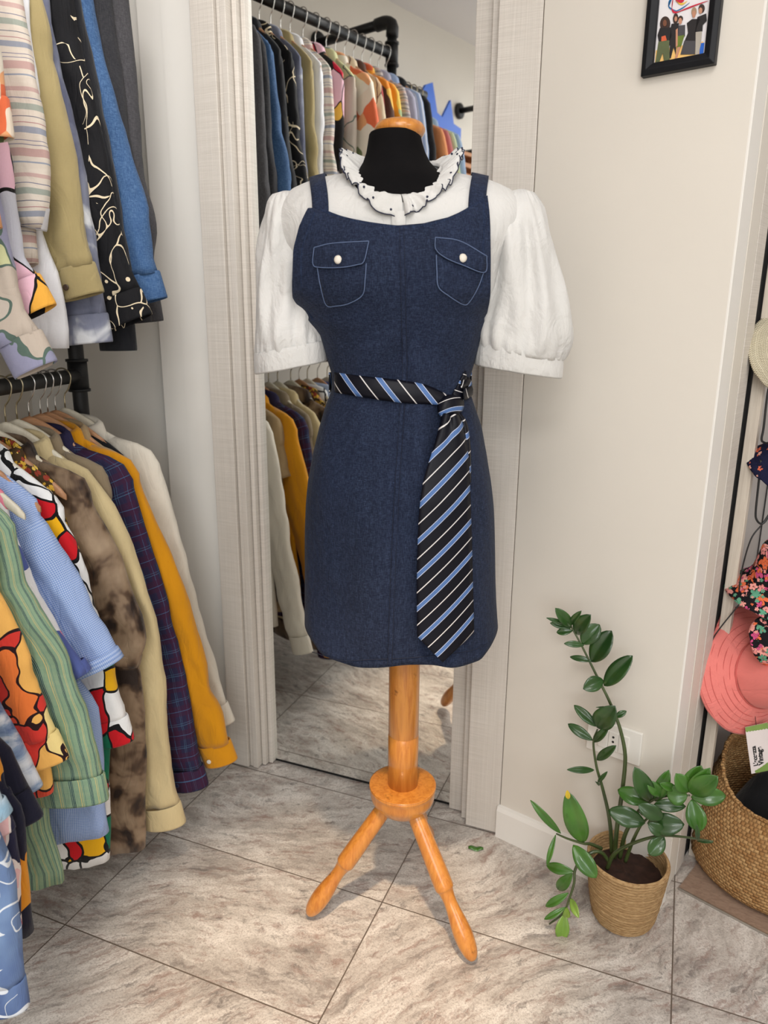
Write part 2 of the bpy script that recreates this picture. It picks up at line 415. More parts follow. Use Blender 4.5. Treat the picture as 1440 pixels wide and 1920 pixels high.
# sliding wardrobe stiles at either side of the mirror
def stile(name, pts):
    b = MB(); b.prism(pts, 0.004, ZC); return structure(b.build(name, m_lam, smooth=False, bevel=.0015))
xl = [-1.097, -1.045, -1.030, -1.018, -1.000, -.985, -.968]
stile('trim_1', [(-1.100, 1.557), (-1.038, 1.557), (-1.038, 1.655), (-1.100, 1.655)])
stile('trim_2', [(-1.036, 1.566), (-1.027, 1.566), (-1.027, 1.655), (-1.036, 1.655)])
stile('trim_3', [(-1.025, 1.562), (-1.010, 1.562), (-1.010, 1.655), (-1.025, 1.655)])
stile('trim_4', [(-1.008, 1.584), (-.997, 1.584), (-.997, 1.655), (-1.008, 1.655)])
stile('trim_5', [(-.995, 1.600), (-.984, 1.600), (-.984, 1.655), (-.995, 1.655)])
stile('trim_6', [(-.455, 1.604), (-.416, 1.604), (-.416, 1.655), (-.455, 1.655)])
stile('trim_7', [(-.415, 1.580), (-.399, 1.580), (-.399, 1.655), (-.415, 1.655)])
stile('trim_8', [(-.397, 1.557), (-.3125, 1.557), (-.3125, 1.655), (-.397, 1.655)])
mir = thing('wardrobe_mirror', 'tall frameless mirror set between the pale wardrobe stiles behind the dressed mannequin', 'mirror', (-.71, 1.615, 0))
b = MB(); b.box((-.276, 0, .012), (.257, .006, ZC-.02)); b.build('glass', m_mirror, mir, smooth=False)
b = MB(); b.box((-.276, .004, .002), (.257, .03, .012)); b.build('bottom_channel', m_gap, mir, smooth=False)

# angled wall with the socket and the poster
WA = np.array([-.3115, 1.5585]); WB = np.array([.060, 1.460]); wd = (WB-WA)/np.linalg.norm(WB-WA); wn = np.array([wd[1], -wd[0]])
RET = np.array([.298, .954]); RET = RET/np.linalg.norm(RET)
WC = WB + RET*.185
b = MB(); b.prism([WA, WB, WC, WC+np.array([-.3, .3]), WA+np.array([0, .3])], 0, ZC)
structure(b.build('wall_angled', m_wall, smooth=False, bevel=.002))
# baseboard with a chipped end
b = MB()
o1 = wn*.012
prof = [(0, 0), (.012, 0), (.012, .075), (.008, .085), (0, .087)]
def bb(p, q, nrm, dz=0):
    rows = []
    for e in (p, q): rows.append([(e[0]+nrm[0]*a, e[1]+nrm[1]*a, z+dz) for a, z in prof])
    return rows
b.rows(bb(WA-wd*.003, WB+wd*.006, wn), True, cap0=True, cap1=True)
structure(b.build('baseboard_angled', m_trimw, smooth=False))
rn = np.array([RET[1], -RET[0]])
b = MB(); b.rows(bb(WB-RET*.010, WB+RET*.035, rn), True, cap0=True, cap1=True)
structure(b.build('baseboard_return', m_trimw, smooth=False))
# white corner bead, wardrobe stile, dark gap, pale wood door edge, niche
def post(name, base, a0, a1, b0, b1, m, z0=0.0, bev=.001):
    # a along RET, b along rn (outwards)
    pts = [base+RET*a0+rn*b0, base+RET*a1+rn*b0, base+RET*a1+rn*b1, base+RET*a0+rn*b1]
    bb_ = MB(); bb_.prism(pts, z0, ZC); return structure(bb_.build(name, m, smooth=False, bevel=bev))
post('trim_9', WB, .000, .065, -.004, .002, m_trimw)
post('trim_10', WB, .067, .125, -.01, .003, m_wall)
post('trim_11', WB, .127, .185, -.01, .004, m_lam)
post('gap_shade_strip', WB, .186, .300, -.03, .000, m_gap, bev=0)  # solid black post painted in for the shade inside the open gap
post('door_1', WB, .215, .235, .0055, .028, m_ashwood)
ND = WB+RET*.301
b = MB(); b.prism([ND-rn*.004, ND+RET*.27-rn*.004, ND+RET*.27-rn*.06, ND-rn*.06], 0, ZC); structure(b.build('wall_niche_side', m_panel, smooth=False))
nb0 = ND+RET*.235
wall_seg('wall_niche_back', nb0, nb0+wd*1.3, m_panel, .05)
# timber strip on the floor along the niche
T0 = at_z(1272, 1667)[:2]; T1 = at_z(1440, 1756)[:2]; td = (T1-T0)/np.linalg.norm(T1-T0); tn = np.array([-td[1], td[0]])
m_thr = wood('brown_timber_strip', srgb(160, 136, 118), srgb(128, 104, 90), .5, (10, 30, 4), knots=False)
b = MB(); b.prism([T0, T0+td*1.0, T0+td*1.0+tn*.5, T0+tn*.5], .0005, .004)
structure(b.build('floor_niche', m_thr, smooth=False))
b = MB(); b.prism([T0-tn*.003, T0+td*1.0-tn*.003, T0+td*1.0, T0], .0005, .006)
structure(b.build('trim_13', plain('aluminium_edge', (.45, .42, .38, 1), .35, .8), smooth=False))

# wall socket
def wall_xy(px, py, off=0.0):
    p = on_plane(px, py, (WA[0]+wn[0]*off, WA[1]+wn[1]*off, 0), (wn[0], wn[1], 0)); return float((p[:2]-WA)@wd), float(p[2])
ux1, uz1 = wall_xy(1207, 1374); ux0 = ux1-.118
sk = thing('wall_socket', 'white wall socket plate low on the angled wall behind the plant', 'power socket', (WA[0]+wd[0]*ux0, WA[1]+wd[1]*ux0, uz1-.078), math.atan2(wd[1], wd[0]))
b = MB(); b.box((0, -.008, 0), (.118, 0, .078)); b.build('plate', m_white_plastic, sk, smooth=False, bevel=.002)
m_hole = plain('socket_hole', (.006, .006, .006, 1), .6)
for i in range(3):
    b = MB(); x0 = .026+i*.0225; b.box((x0, -.0105, .017), (x0+.0215, -.007, .061)); mo = b.build('module', m_white_plastic, sk, smooth=False, bevel=.0012)
    if i == 1:
        for dz in (-.011, 0, .011):
            b = MB(); b.lathe([(.0001, 0), (.0026, 0), (.0026, .0008), (.0001, .0008)], 12)
            h = b.build('hole', m_hole, mo, smooth=False); h.rotation_euler = (PI/2, 0, 0); h.location = (x0+.0107, -.0104, .039+dz)

# framed poster (generic group picture)
p0 = wall_xy(1206, 150); p1 = wall_xy(1344, 121); pw = p1[0]-p0[0]; pz = (p0[1]+p1[1])/2
fr = thing('framed_poster', 'black framed poster of five standing people hung on the angled wall', 'picture', (WA[0]+wd[0]*p0[0]+wn[0]*.001, WA[1]+wd[1]*p0[0]+wn[1]*.001, pz), math.atan2(wd[1], wd[0]))
ph = pw*1.36; fw = .019
m_frame = plain('black_frame_lacquer', (.006, .0065, .009, 1), .45, spec=.25)
b = MB()
outer = [(0, 0), (pw, 0), (pw, ph), (0, ph)]; inner = [(fw, fw), (pw-fw, fw), (pw-fw, ph-fw), (fw, ph-fw)]
mid = [(fw*.45, fw*.45), (pw-fw*.45, fw*.45), (pw-fw*.45, ph-fw*.45), (fw*.45, ph-fw*.45)]
b.rows([[(x, 0, z) for x, z in outer], [(x, -.014, z) for x, z in outer], [(x, -.018, z) for x, z in mid], [(x, -.012, z) for x, z in inner], [(x, -.004, z) for x, z in inner]], True)
b.build('frame', m_frame, fr, smooth=False, bevel=.001)
b = MB(); b.box((fw-.002, -.006, fw-.002), (pw-fw+.002, -.003, ph-fw+.002)); pa = b.build('print', plain('poster_paper', srgb(232, 228, 230), .3, var=.02), fr, smooth=False)
def flat(pts, y, mat, name, th=.0004):
    n = len(pts)
    vs = [(x, y, z) for x, z in pts]+[(x, y-th, z) for x, z in pts]
    fs = [tuple(range(n)), tuple(range(2*n-1, n-1, -1))]+[(i, i+n, (i+1) % n+n, (i+1) % n) for i in range(n)]
    return mesh(name, vs, fs, mat, pa, smooth=False)
PX = lambda x, y: ((x-235)/ (858-235)*(pw-2*fw)+fw, None)
def pp(cx, cy):     # crop coordinates of the poster -> print coordinates (bottom edge slants in the photo)
    fx = (cx-225-(710-cy)*.055)/(625); x = fw+fx*(pw-2*fw)
    base = 715-fx*135; z = fw+(base-cy)/655*(pw-2*fw)*1.02
    return (x, z)
cols = dict(dk=plain('print_black', srgb(30, 26, 28), .4), gr=plain('print_olive', srgb(92, 100, 66), .4, var=.3), gy=plain('print_grey', srgb(70, 68, 72), .4),
            be=plain('print_beige', srgb(176, 168, 156), .4), sk=plain('print_skin', srgb(196, 140, 112), .4), sk2=plain('print_brown_skin', srgb(122, 76, 54), .4), og=plain('print_orange', srgb(214, 96, 60), .4),
            rd=plain('print_red', srgb(200, 30, 60), .4), bl=plain('print_blue', srgb(30, 110, 170), .4), ye=plain('print_yellow', srgb(240, 200, 70), .4), am=plain('print_amber', srgb(250, 200, 120), .4), bb=plain('print_bright_blue', srgb(30, 100, 200), .4), hb=plain('print_hair', srgb(60, 42, 36), .4), hl=plain('print_fair_hair', srgb(170, 140, 110), .4), gn=plain('print_pattern_green', srgb(110, 130, 50), .4, var=.4))
def ell(cx, cy, rx, ry, n=20): return [pp(cx+rx*math.cos(-2*PI*k/n), cy+ry*math.sin(-2*PI*k/n)) for k in range(n)]
def poly(*p): return [pp(*q) for q in p][::-1]
L0, L1, L2, L3, L4 = -.0062, -.0066, -.0070, -.0074, -.0078
flat(poly((240, 560), (830, 440), (835, 585), (235, 715)), L0, cols['am'], 'floor_colour')
flat(poly((795, 462), (845, 455), (838, 580), (790, 590)), L1, cols['bb'], 'blue_block')
for figure in [
    [('hb', ell(348, 250, 66, 85)), ('dk', poly((285, 300), (420, 290), (440, 400), (400, 460), (280, 470), (258, 380))), ('og', poly((310, 400), (360, 385), (380, 440), (310, 460))), ('gr', poly((275, 460), (410, 440), (430, 690), (360, 700), (335, 590), (290, 715), (245, 715))), ('sk2', ell(347, 245, 24, 38))],
    [('hb', ell(478, 190, 34, 60)), ('dk', poly((430, 250), (520, 240), (515, 480), (410, 500), (420, 300))), ('dk', poly((425, 480), (505, 480), (500, 600), (470, 520), (440, 650), (420, 640))), ('sk', ell(482, 195, 17, 30))],
    [('hb', ell(540, 190, 30, 34)), ('gy', poly((510, 270), (600, 260), (605, 390), (520, 400))), ('gn', poly((515, 390), (600, 375), (560, 520), (515, 540))), ('sk', poly((488, 320), (512, 300), (520, 500), (498, 520))), ('sk', poly((520, 520), (560, 510), (520, 640), (495, 650))), ('sk', ell(540, 220, 22, 36))],
    [('hl', ell(700, 110, 32, 50)), ('dk', poly((620, 240), (680, 195), (780, 190), (740, 300), (740, 450), (600, 450), (640, 350))), ('gy', poly((600, 440), (740, 440), (740, 590), (560, 600))), ('sk', ell(702, 140, 22, 40))],
    [('hb', ell(790, 75, 38, 50)), ('dk', poly((745, 170), (850, 130), (860, 210), (815, 260), (815, 330), (725, 340), (735, 260))), ('be', poly((735, 340), (810, 330), (805, 480), (780, 600), (745, 600))), ('sk', ell(780, 100, 22, 34))]]:
    for i, (c_, pts) in enumerate(figure): flat(pts, L1-.0003*(i+1), cols[c_], 'printed_figure')
def swoosh(c_, x0, y0, x1, y1, x2, y2, w, y):
    top = []; bot = []
    for k in range(15):
        t_ = k/14; x = (1-t_)**2*x0+2*t_*(1-t_)*x1+t_*t_*x2; z = (1-t_)**2*y0+2*t_*(1-t_)*y1+t_*t_*y2
        ww = w*math.sin(PI*min(1, t_*.8+.12)); top.append((x, z-ww)); bot.append((x, z+ww))
    flat(poly(*(top+bot[::-1])), y, cols[c_], 'printed_swoosh')
swoosh('bl', 430, -60, 300, 60, 480, 100, 12, L1); swoosh('bl', 470, 105, 540, 90, 640, 10, 8, L1)
swoosh('rd', 440, -60, 380, 160, 520, 110, 16, L2); swoosh('rd', 500, 118, 640, 60, 860, -10, 9, L2)
swoosh('ye', 480, -10, 540, 60, 610, -10, 10, L2); flat(ell(520, -30, 55, 45), L2, cols['rd'], 'printed_dot')

# ------------------------------------------------------------------ clothes racks
ZL, ZU = 1.11, 2.15
def bar_pt(s, u=0.0, z=0.0):
    p = BP+BD*s+BU*u; return (float(p[0]), float(p[1]), z)
rk = thing('clothes_rack', 'black iron pipe clothes rack with two bars along the left wall', 'clothes rack', bar_pt(.38), AZ)
def rl(s, u, z): return (u, (.38-s), z)       # rack local: x outwards, y away from the camera
RP = .0165
def fitting(b, p, ax, r=.0225, h=.03):
    d = Vector(ax)*h/2; b.tube([Vector(p)-d, Vector(p)+d], r, 16)
    for e in (-1, 1): b.tube([Vector(p)+d*e-Vector(ax)*.003, Vector(p)+d*e+Vector(ax)*.003], r+.003, 16)
SE = (-.075, .83)
for z in (ZL, ZU):
    b = MB(); b.tube([rl(SE[0], 0, z), rl(SE[1], 0, z)], RP, 16); b.build('bar', m_pipe, rk)
for s in SE:
    b = MB(); b.tube([rl(s, 0, .012), rl(s, 0, ZU+.085)], RP+.001, 16)
    b.build('post', m_pipe, rk)
    b = MB()
    b.tube([rl(s, 0, 0.0), rl(s, 0, .012)], .042, 20); b.build('floor_flange', m_pipe, rk)
    for z in (ZL, ZU): b = MB(); fitting(b, rl(s, 0, z), (0, 0, 1), h=.07); b.build('pipe_fitting', m_pipe, rk)
    b = MB(); b.tube(crom([rl(s, 0, ZU+.055), rl(s, 0, ZU+.09), rl(s, -.03, ZU+.105), rl(s, -.07, ZU+.105)], 9), .022, 14); b.build('elbow', m_pipe, rk)
    b = MB(); b.tube([rl(s, -.05, ZU+.105), rl(s, -.355, ZU+.105)], RP, 16); b.tube([rl(s, -.352, ZU+.105), rl(s, -.359, ZU+.105)], .04, 20); b.build('wall_arm', m_pipe, rk)

# hangers
def hanger_meshes(wm, hm, name_mat):
    # a curved wooden arm and its hook, origin at the bar centre
    b = MB(); rows = []
    N = 33
    for i in range(N):
        t_ = i/(N-1)*2-1; a = abs(t_)
        x = t_*.165; zc = -.088-.108*a**1.4; hh = .020-.011*a; th = .0075-.0035*a
        if a > .97: hh *= .6; th *= .7
        yb = 0.0
        ring = []
        for k in range(12):
            an = 2*PI*k/12; cx = math.copysign(abs(math.cos(an))**.6, math.cos(an)); cz = math.copysign(abs(math.sin(an))**.6, math.sin(an))
            ring.append((x, yb+th*cx, zc+hh*cz))
        rows.append(ring)
    b.rows(rows, True, cap0=True, cap1=True)
    arm = b
    h = MB(); R1 = RP+.004
    pts = [(R1*math.cos(a), 0, R1*math.sin(a)+.001) for a in [PI*.92-PI*1.05*k/10 for k in range(11)]]
    pts += [(R1*.86, 0, -.012), (.010, 0, -.028), (.001, 0, -.040), (0, 0, -.070)]
    h.tube(crom(pts, 34), .0017, 8)
    return arm, h
ha, hh_ = hanger_meshes(None, None, None)
hproto = {}
def hang(s, zb, kind, label, dz=0.0):
    r = thing('clothes_hanger', label, 'hanger', bar_pt(s, 0, zb), AZ+random.uniform(-.012, .012), 'clothes hangers on the pipe rack')
    wm = m_hang_w if kind == 'w' else m_hang_b
    if kind not in hproto:
        a = ha.build('hanger_arm', wm, r); h = hh_.build('hook', m_steel if kind == 'b' else m_brass, r); hproto[kind] = (a, h)
    else:
        for q in hproto[kind]:
            c = q.copy(); COL.objects.link(c); c.parent = r
    return r

# shirts
def su(x, y, s_):
    """where the sight line through a photo pixel meets the plane of the garment at s_: (outwards, height)"""
    P = BP+BD*s_; q = on_plane(x, y, (P[0], P[1], 0), (BD[0], BD[1], 0)); return float((q[:2]-P)@BU), float(q[2])
def shirt(s, zb, label, cat, mat, sl=None, hem=-.86, hw=.215, cuff=None, group=None, collar=True, name='shirt', seed=0,
          cw=.065, topw=.085, th=.017, hemcurve=.02, sho=.212, neckz=-.118, lsl=True, inner=None, kind='w', hl=None, button=None, rollup=False, hemm=None, lean=0.0, out=None, bout=None, tu=.232):
    """sl = (u_outer, z_end relative to the bar) of the outward sleeve end"""
    rng = random.Random(seed*13+5)
    root = thing(name, label, cat, bar_pt(s, 0, zb), AZ+R_(lean), group)
    cm = cuff or mat; ox = rng.uniform(0, 50)
    OT = None
    if out:
        pts_ = [su(x, y, s) for x, y in out]; pts_ = [(u_, z_-zb) for u_, z_ in pts_]
        pts_ = [p_ for p_ in pts_ if p_[1] < -.215]
        if pts_[0][1] < -.30: pts_ = [(min(.205, max(.165, pts_[0][0]-.02*(abs(pts_[0][1])-.215)/.2)), -.215)]+pts_
        OT = sorted([(z_, u_) for u_, z_ in pts_]); ze_ = OT[0][0]; sl = (OT[0][1], ze_)
        sho = min(sho, max(.18, interp(OT, -.215)-.008))
    BT = None
    if bout:
        BT = sorted([(z_-zb, u_) for u_, z_ in [su(x, y, s) for x, y in bout]])
    def outer_u(z, t_):
        return interp(OT, z) if OT else None
    # body
    NC, NR = 48, 34; rows = []
    for i in range(NR):
        t_ = i/(NR-1); z = neckz+(hem-neckz)*(t_**1.35)
        dz = neckz-z
        if dz < .082: w = .078+(sho-.078)*(dz/.082)**.8
        else: w = sho+(hw-sho)*sm(.08, abs(hem-neckz), dz)-.012*math.sin(PI*min(1, (dz-.082)/.5))
        if OT: w = min(w, interp(OT, max(z, OT[0][0]))-.022*sm(.1, .2, dz))
        if BT and z < BT[-1][0]+.1:
            kk = sm(BT[-1][0]+.1, BT[-1][0], z); w = w*(1-kk)+interp(BT, z)*kk
        tt = th*(.55+.45*sm(0, .1, dz))*(1+.5*t_)
        ring = []
        for k in range(NC):
            an = 2*PI*k/NC+PI/2; cx = math.cos(an); cy = math.sin(an)
            x = w*math.copysign(abs(cx)**.8, cx); y = tt*math.copysign(abs(cy)**.7, cy)
            f = sm(.1, .5, dz)
            y += f*.012*nz(x*18+ox, z*2.2, 1)+f*.006*nz(x*44+ox, z*6, 7)+f*.004*nz(x*20+ox, z*20, 7)
            x += f*.008*nz(z*6+ox, 3, cy)
            zz = z+(t_**6)*hemcurve*(abs(cx)**2*1.0)+ (0.006*nz(x*9+ox, 2, 2) if t_ > .9 else 0)
            zz -= (1-sm(0, .05, dz))*.02*(1 if cy < 0 else -.3)*(1-abs(cx))
            ring.append((x, y, zz))
        rows.append(ring)
    b = MB(); b.rows(rows, True, uvf=lambda i, j: (j/NC*.88, rows[i][j][2])); b.build('body', mat, root, solid=.0016, uv=True)
    # sleeves
    def sleeve(uo, ze, sign, w1):
        L = abs(ze)-.2; n = 26 if L > .35 else 16; rows = []
        ctr = []; n = n+14
        for i in range(n):
            t_ = i/(n-1)
            if uo is None: break
            wtop = .165; w = wtop+(w1-wtop)*(t_**.8) if L > .35 else .15+(w1-.15)*t_
            out = tu+(uo-tu)*(t_**1.05)+.010*math.sin(PI*t_)
            z = -.215+(ze+.215)*t_
            if OT: out = interp(OT, z)+.001
            if OT and sign < 0: out = min(out, .27)
            ctr.append((out-w*.5, z, w*.5))
        hx = ctr[0][0]-.157
        head = [(.10+hx*.6, -.148, .028), (.135+hx, -.175, .055), (.150+hx, -.198, .072)]
        ctr = head+ctr[1:]
        n = len(ctr)
        tilt = math.atan2(uo-.232, -(ze+.215))
        for i, (cx_, cz_, hw_) in enumerate(ctr):
            a = ctr[max(i-4, 0)]; c_ = ctr[min(i+4, n-1)]
            tx, tz = c_[0]-a[0], c_[1]-a[1]; l_ = math.hypot(tx, tz); nx, nz_ = -tz/l_, tx/l_
            t_ = i/(n-1); ty = min(.023, hw_*.5)
            if i < 3: ty = .012+.003*i
            ring = []
            for k in range(40):
                an = 2*PI*k/40+PI/2; ca, sa = math.cos(an), math.sin(an)
                q = math.copysign(abs(ca)**.85, ca)*hw_
                y = ty*math.copysign(abs(sa)**.8, sa)-.004
                f = sm(.1, .4, t_)
                y += f*.010*nz(q*30+ox, cz_*4+q*6, 4)+f*.008*nz(q*12+ox*2, cz_*16, 8)+f*.003*nz(q*40+ox*2, cz_*40, 8)
                q += f*.004*nz(cz_*14+ox, k*.2, 2)
                ring.append((sign*(cx_+nx*q), y, cz_+nz_*q))
            rows.append(ring)
        b = MB(); b.rows(rows, True, uvf=lambda i, j: (j/40*.36, ctr[i][1]))
        sv = b.build('sleeve', mat, root, solid=.0014, uv=True)
        cx_, cz_, hw_ = ctr[-1]; a = ctr[-5]; tx, tz = cx_-a[0], cz_-a[1]; l_ = math.hypot(tx, tz); tx /= l_; tz /= l_; nx, nz_ = -tz, tx
        if L > .35 or rollup:
            # cuff: a band that grips the gathered sleeve end
            chh = .055 if not rollup else .04; rws = []; base = -chh*.95 if rollup else -.004
            for j, (dd, sc) in enumerate([(0, 1.02), (.003, 1.05), (chh*.5, 1.05), (chh-.004, 1.05), (chh, 1.03)]):
                dd += base
                ring = []
                for k in range(28):
                    an = 2*PI*k/28; ca, sa = math.cos(an), math.sin(an)
                    q = ca*hw_*sc*1.02; y = min(.025, hw_*.55)*sa*sc-.004
                    ring.append((sign*(cx_+tx*dd+nx*q), y, cz_+tz*dd+nz_*q))
                rws.append(ring)
            b = MB(); b.rows(rws, True, uvf=lambda i, j: (((j/28+.75) % 1)*.36, ze-.01*i)); cf = b.build('cuff', cm, root, solid=.002, uv=True)
            if button:
                b = MB(); b.lathe([(.0001, 0), (.0055, 0), (.0055, .0015), (.004, .002), (.0001, .0014)], 14)
                bt = b.build('button', button, cf); bt.rotation_euler = (PI/2, 0, 0)
                bt.location = (sign*(cx_+tx*.03-nx*hw_*.45), -.027, cz_+tz*.03-nz_*hw_*.45)
        else:
            rws = []
            for dd, sc in [(-.022, 1.012), (-.02, 1.03), (.001, 1.03), (.002, 1.01)]:
                ring = []
                for k in range(28):
                    an = 2*PI*k/28; ca, sa = math.cos(an), math.sin(an)
                    q = math.copysign(abs(ca)**.85, ca)*hw_*sc; y = (min(.023, hw_*.5)+.0035)*math.copysign(abs(sa)**.8, sa)*sc-.004
                    q2 = q/sc; y += .008*nz(q2*28+ox, cz_*4, 4)+.006*nz(q2*10+ox*2, cz_*13, 8)
                    ring.append((sign*(cx_+tx*dd+nx*q), y, cz_+tz*dd+nz_*q))
                rws.append(ring)
            b = MB(); b.rows(rws, True, uvf=lambda i, j: (((j/28+.75) % 1)*.36, ze-.01*i)); b.build('sleeve_hem', cm, root, solid=.001, uv=True)
    if sl:
        sleeve(sl[0], sl[1], 1, cw)
        if lsl: sleeve(min(sl[0], .27), sl[1]+.02, -1, cw)
    # collar: stand and falling leaf
    if collar:
        rows = []
        for j, (r_, z_) in enumerate([(.92, .0), (.95, .022), (1.0, .030), (1.12, .022), (1.25, -.012), (1.30, -.018)]):
            ring = []
            for k in range(33):
                an = -PI/2+.22+(2*PI-.44)*k/32; ca, sa = math.cos(an), math.sin(an)
                fr_ = (1-sa)/2
                pt = (1+.35*max(0, fr_-.75)*4*(j/5))
                ring.append((ca*.078*r_*(1+.0*j), sa*.024*r_*pt-.002, neckz+z_+.004-.028*fr_-(.02*(j/5)**2*max(0, fr_-.7)*3)))
            rows.append(ring)
        b = MB(); b.rows(rows, False); b.build('collar', hl or mat, root, solid=.0016)
    return root

m_pearl = plain('pearl_button', srgb(222, 214, 200), .25)
m_navyb = plain('navy_button', srgb(30, 40, 80), .3)
C_cream = cloth('cream_linen', srgb(226, 218, 203)); C_blk = cloth('black_cotton', srgb(24, 25, 30)); C_must = cloth('mustard_corduroy', srgb(216, 146, 14), wr=.6)
C_tan = cloth('tan_cotton', srgb(176, 150, 112)); C_taupe = cloth('taupe_cotton', srgb(142, 126, 102)); C_lin = cloth('sand_linen', srgb(214, 194, 148), slub=.25)
C_plaid = plaid('navy_plaid', srgb(40, 36, 66), [(.0, .42, srgb(62, 26, 52), .55), (.18, .20, srgb(70, 110, 150), .7), (.62, .635, srgb(80, 120, 150), .7), (.70, .715, srgb(80, 120, 150), .5)], .058)
C_tie = rampcloth('brown_mottled_satin', [(.37, srgb(38, 26, 20)), (.44, srgb(84, 64, 48)), (.50, srgb(128, 106, 84)), (.62, srgb(150, 128, 104)), (.75, srgb(172, 150, 124))], 15, 3, .3, (1, 1, .8), rough=.5)
C_orn = flower('ornate_gold_print', srgb(70, 52, 30), [srgb(214, 170, 60), srgb(230, 196, 90), srgb(150, 60, 44), srgb(214, 170, 60)], 40, .5)
C_graph = patch('bold_graphic_print', [srgb(240, 240, 240), srgb(240, 240, 240), srgb(206, 22, 34), srgb(240, 240, 240), srgb(10, 110, 80), srgb(240, 180, 20), srgb(20, 50, 140), srgb(240, 240, 240)], 17, .035, BLACK, .06, (1, 1, .7))
def check(name, a, bcol, per):
    t = NT(name, .85, .25); o = t.co(); s = t.sep(t.co('UV'))
    k = t.math('MULTIPLY', t.math('GREATER_THAN', t.math('FRACT', t.math('DIVIDE', s[0], per)), .5), 1)
    k2 = t.math('GREATER_THAN', t.math('FRACT', t.math('DIVIDE', s[1], per)), .5)
    t.col(t.mix(t.math('MULTIPLY', t.math('ADD', k, k2), .5), a, bcol)); weave_bump(t, o); return t.m
C_blue = check('blue_microcheck', srgb(186, 202, 232), srgb(116, 146, 206), .0035)
C_abs = patch('white_blue_pink_print', [srgb(238, 236, 236), srgb(238, 236, 236), srgb(84, 98, 160), srgb(226, 130, 150), srgb(236, 234, 234), srgb(168, 164, 156), srgb(70, 84, 150)], 15, 0, BLACK, .05, (1, 1, .6))
C_grn = stripes('green_striped_linen', srgb(150, 172, 142), [(.10, .13, srgb(36, 66, 84)), (.17, .21, srgb(36, 66, 84)), (.24, .27, srgb(36, 66, 84)), (.55, .59, srgb(206, 190, 130)), (.66, .68, srgb(206, 190, 130)), (.78, .80, srgb(80, 120, 120))], .028, 0, 0, .24, srgb(126, 160, 134))
C_org = patch('orange_botanical_print', [srgb(244, 128, 60), srgb(238, 84, 56), srgb(250, 190, 100), srgb(248, 224, 150), srgb(220, 60, 50), srgb(240, 160, 190)], 17, .03, srgb(40, 14, 20), .08, (1.3, 1, .55))
C_cloud = rampcloth('blue_painterly_cloth', [(.36, srgb(84, 106, 150)), (.46, srgb(140, 160, 190)), (.54, srgb(206, 212, 222)), (.66, srgb(236, 238, 242))], 9, 5, .8, (.6, 1, 2.2))
C_navy = cloth('navy_cotton', srgb(26, 26, 46)); C_pale = rampcloth('pale_blue_print', [(.4, srgb(196, 214, 228)), (.6, srgb(150, 186, 210)), (.75, srgb(230, 236, 240))], 7, 4)
C_red = patch('red_white_print', [srgb(196, 34, 48), srgb(214, 60, 70), srgb(236, 190, 190), srgb(30, 30, 60), srgb(220, 40, 50)], 22, .05, srgb(240, 226, 220), .08, (1.5, 1, .5))
C_flame = patch('navy_flame_print', [srgb(20, 22, 44), srgb(20, 22, 44), srgb(240, 176, 60), srgb(20, 22, 44), srgb(226, 150, 40), srgb(20, 22, 44)], 26, .0, BLACK, .07, (1.6, 1, .5))
C_dscr = scribble('scribbled_blue_denim', srgb(92, 112, 158), srgb(226, 232, 240), 8, .03, (14, .1), .3, True, (5, [(.35, srgb(80, 100, 150)), (.55, srgb(120, 146, 186)), (.68, srgb(196, 212, 226))]))
C_mult = patch('green_yellow_print', [srgb(60, 130, 80), srgb(236, 214, 110), srgb(240, 236, 220), srgb(200, 60, 60), srgb(60, 120, 150)], 20, .03, BLACK, .05)
LW = 'garments on the lower bar'
def lo(s, label, mat, out, **k):
    return shirt(s, ZL, label, k.pop('cat', 'shirt'), mat, None, hem=k.pop('hemz', .22)-ZL, seed=int(s*1000), out=out, group=LW, **k)
lo(0.0, 'cream long sleeved shirt at the far end of the lower bar', C_cream, [(223, 830), (274, 861), (307, 900), (323, 954), (349, 1051), (371, 1148), (397, 1229), (416, 1293), (427, 1325)], cw=.075, hemz=.28)
lo(.042, 'plain black jacket between the cream and mustard shirts on the lower bar', C_blk, [(207, 828), (223, 864), (240, 910), (262, 1000), (290, 1120)], cw=.08, cat='jacket', name='jacket', hemz=.34, collar=False)
lo(.075, 'tan shirt with only its folded collar showing behind the mustard shirt', C_tan, [(194, 850), (225, 885), (255, 940), (280, 1010)], cw=.08, hemz=.3)
lo(.105, 'mustard yellow long sleeved corduroy shirt with buttoned cuff', C_must, [(194, 861), (245, 890), (271, 938), (300, 1003), (329, 1067), (352, 1125), (371, 1190), (387, 1245), (394, 1294), (424, 1365), (432, 1395)], cw=.078, button=m_pearl, hemz=.3)
lo(.15, 'dark navy and purple plaid long sleeved shirt beside the mustard one', C_plaid, [(181, 841), (232, 890), (258, 945), (274, 1003), (300, 1084), (323, 1164), (339, 1229), (349, 1275), (364, 1357), (372, 1410), (380, 1440)], cw=.085, button=m_navyb, hemz=.26)
lo(.195, 'taupe shirt showing as a thin strip between plaid and sand linen shirts', C_taupe, [(145, 874), (181, 916), (215, 960), (240, 1020)], cw=.09, hemz=.3)
lo(.235, 'sand coloured linen shirt with a wide long sleeve reaching near the floor', C_lin, [(142, 893), (194, 938), (226, 980), (252, 1035), (274, 1100), (294, 1164), (307, 1245), (311, 1275), (313, 1350), (322, 1444), (334, 1500), (337, 1510)], cw=.094, hemz=.2)
lo(.295, 'brown mottled satin shirt hanging nearly down to the floor', C_tie, [(142, 925), (181, 971), (207, 1019), (232, 1067), (252, 1132), (268, 1164), (274, 1200), (262, 1232)], cw=.11, hemz=.085, bout=[(262, 1250), (270, 1330), (274, 1450), (273, 1605)])
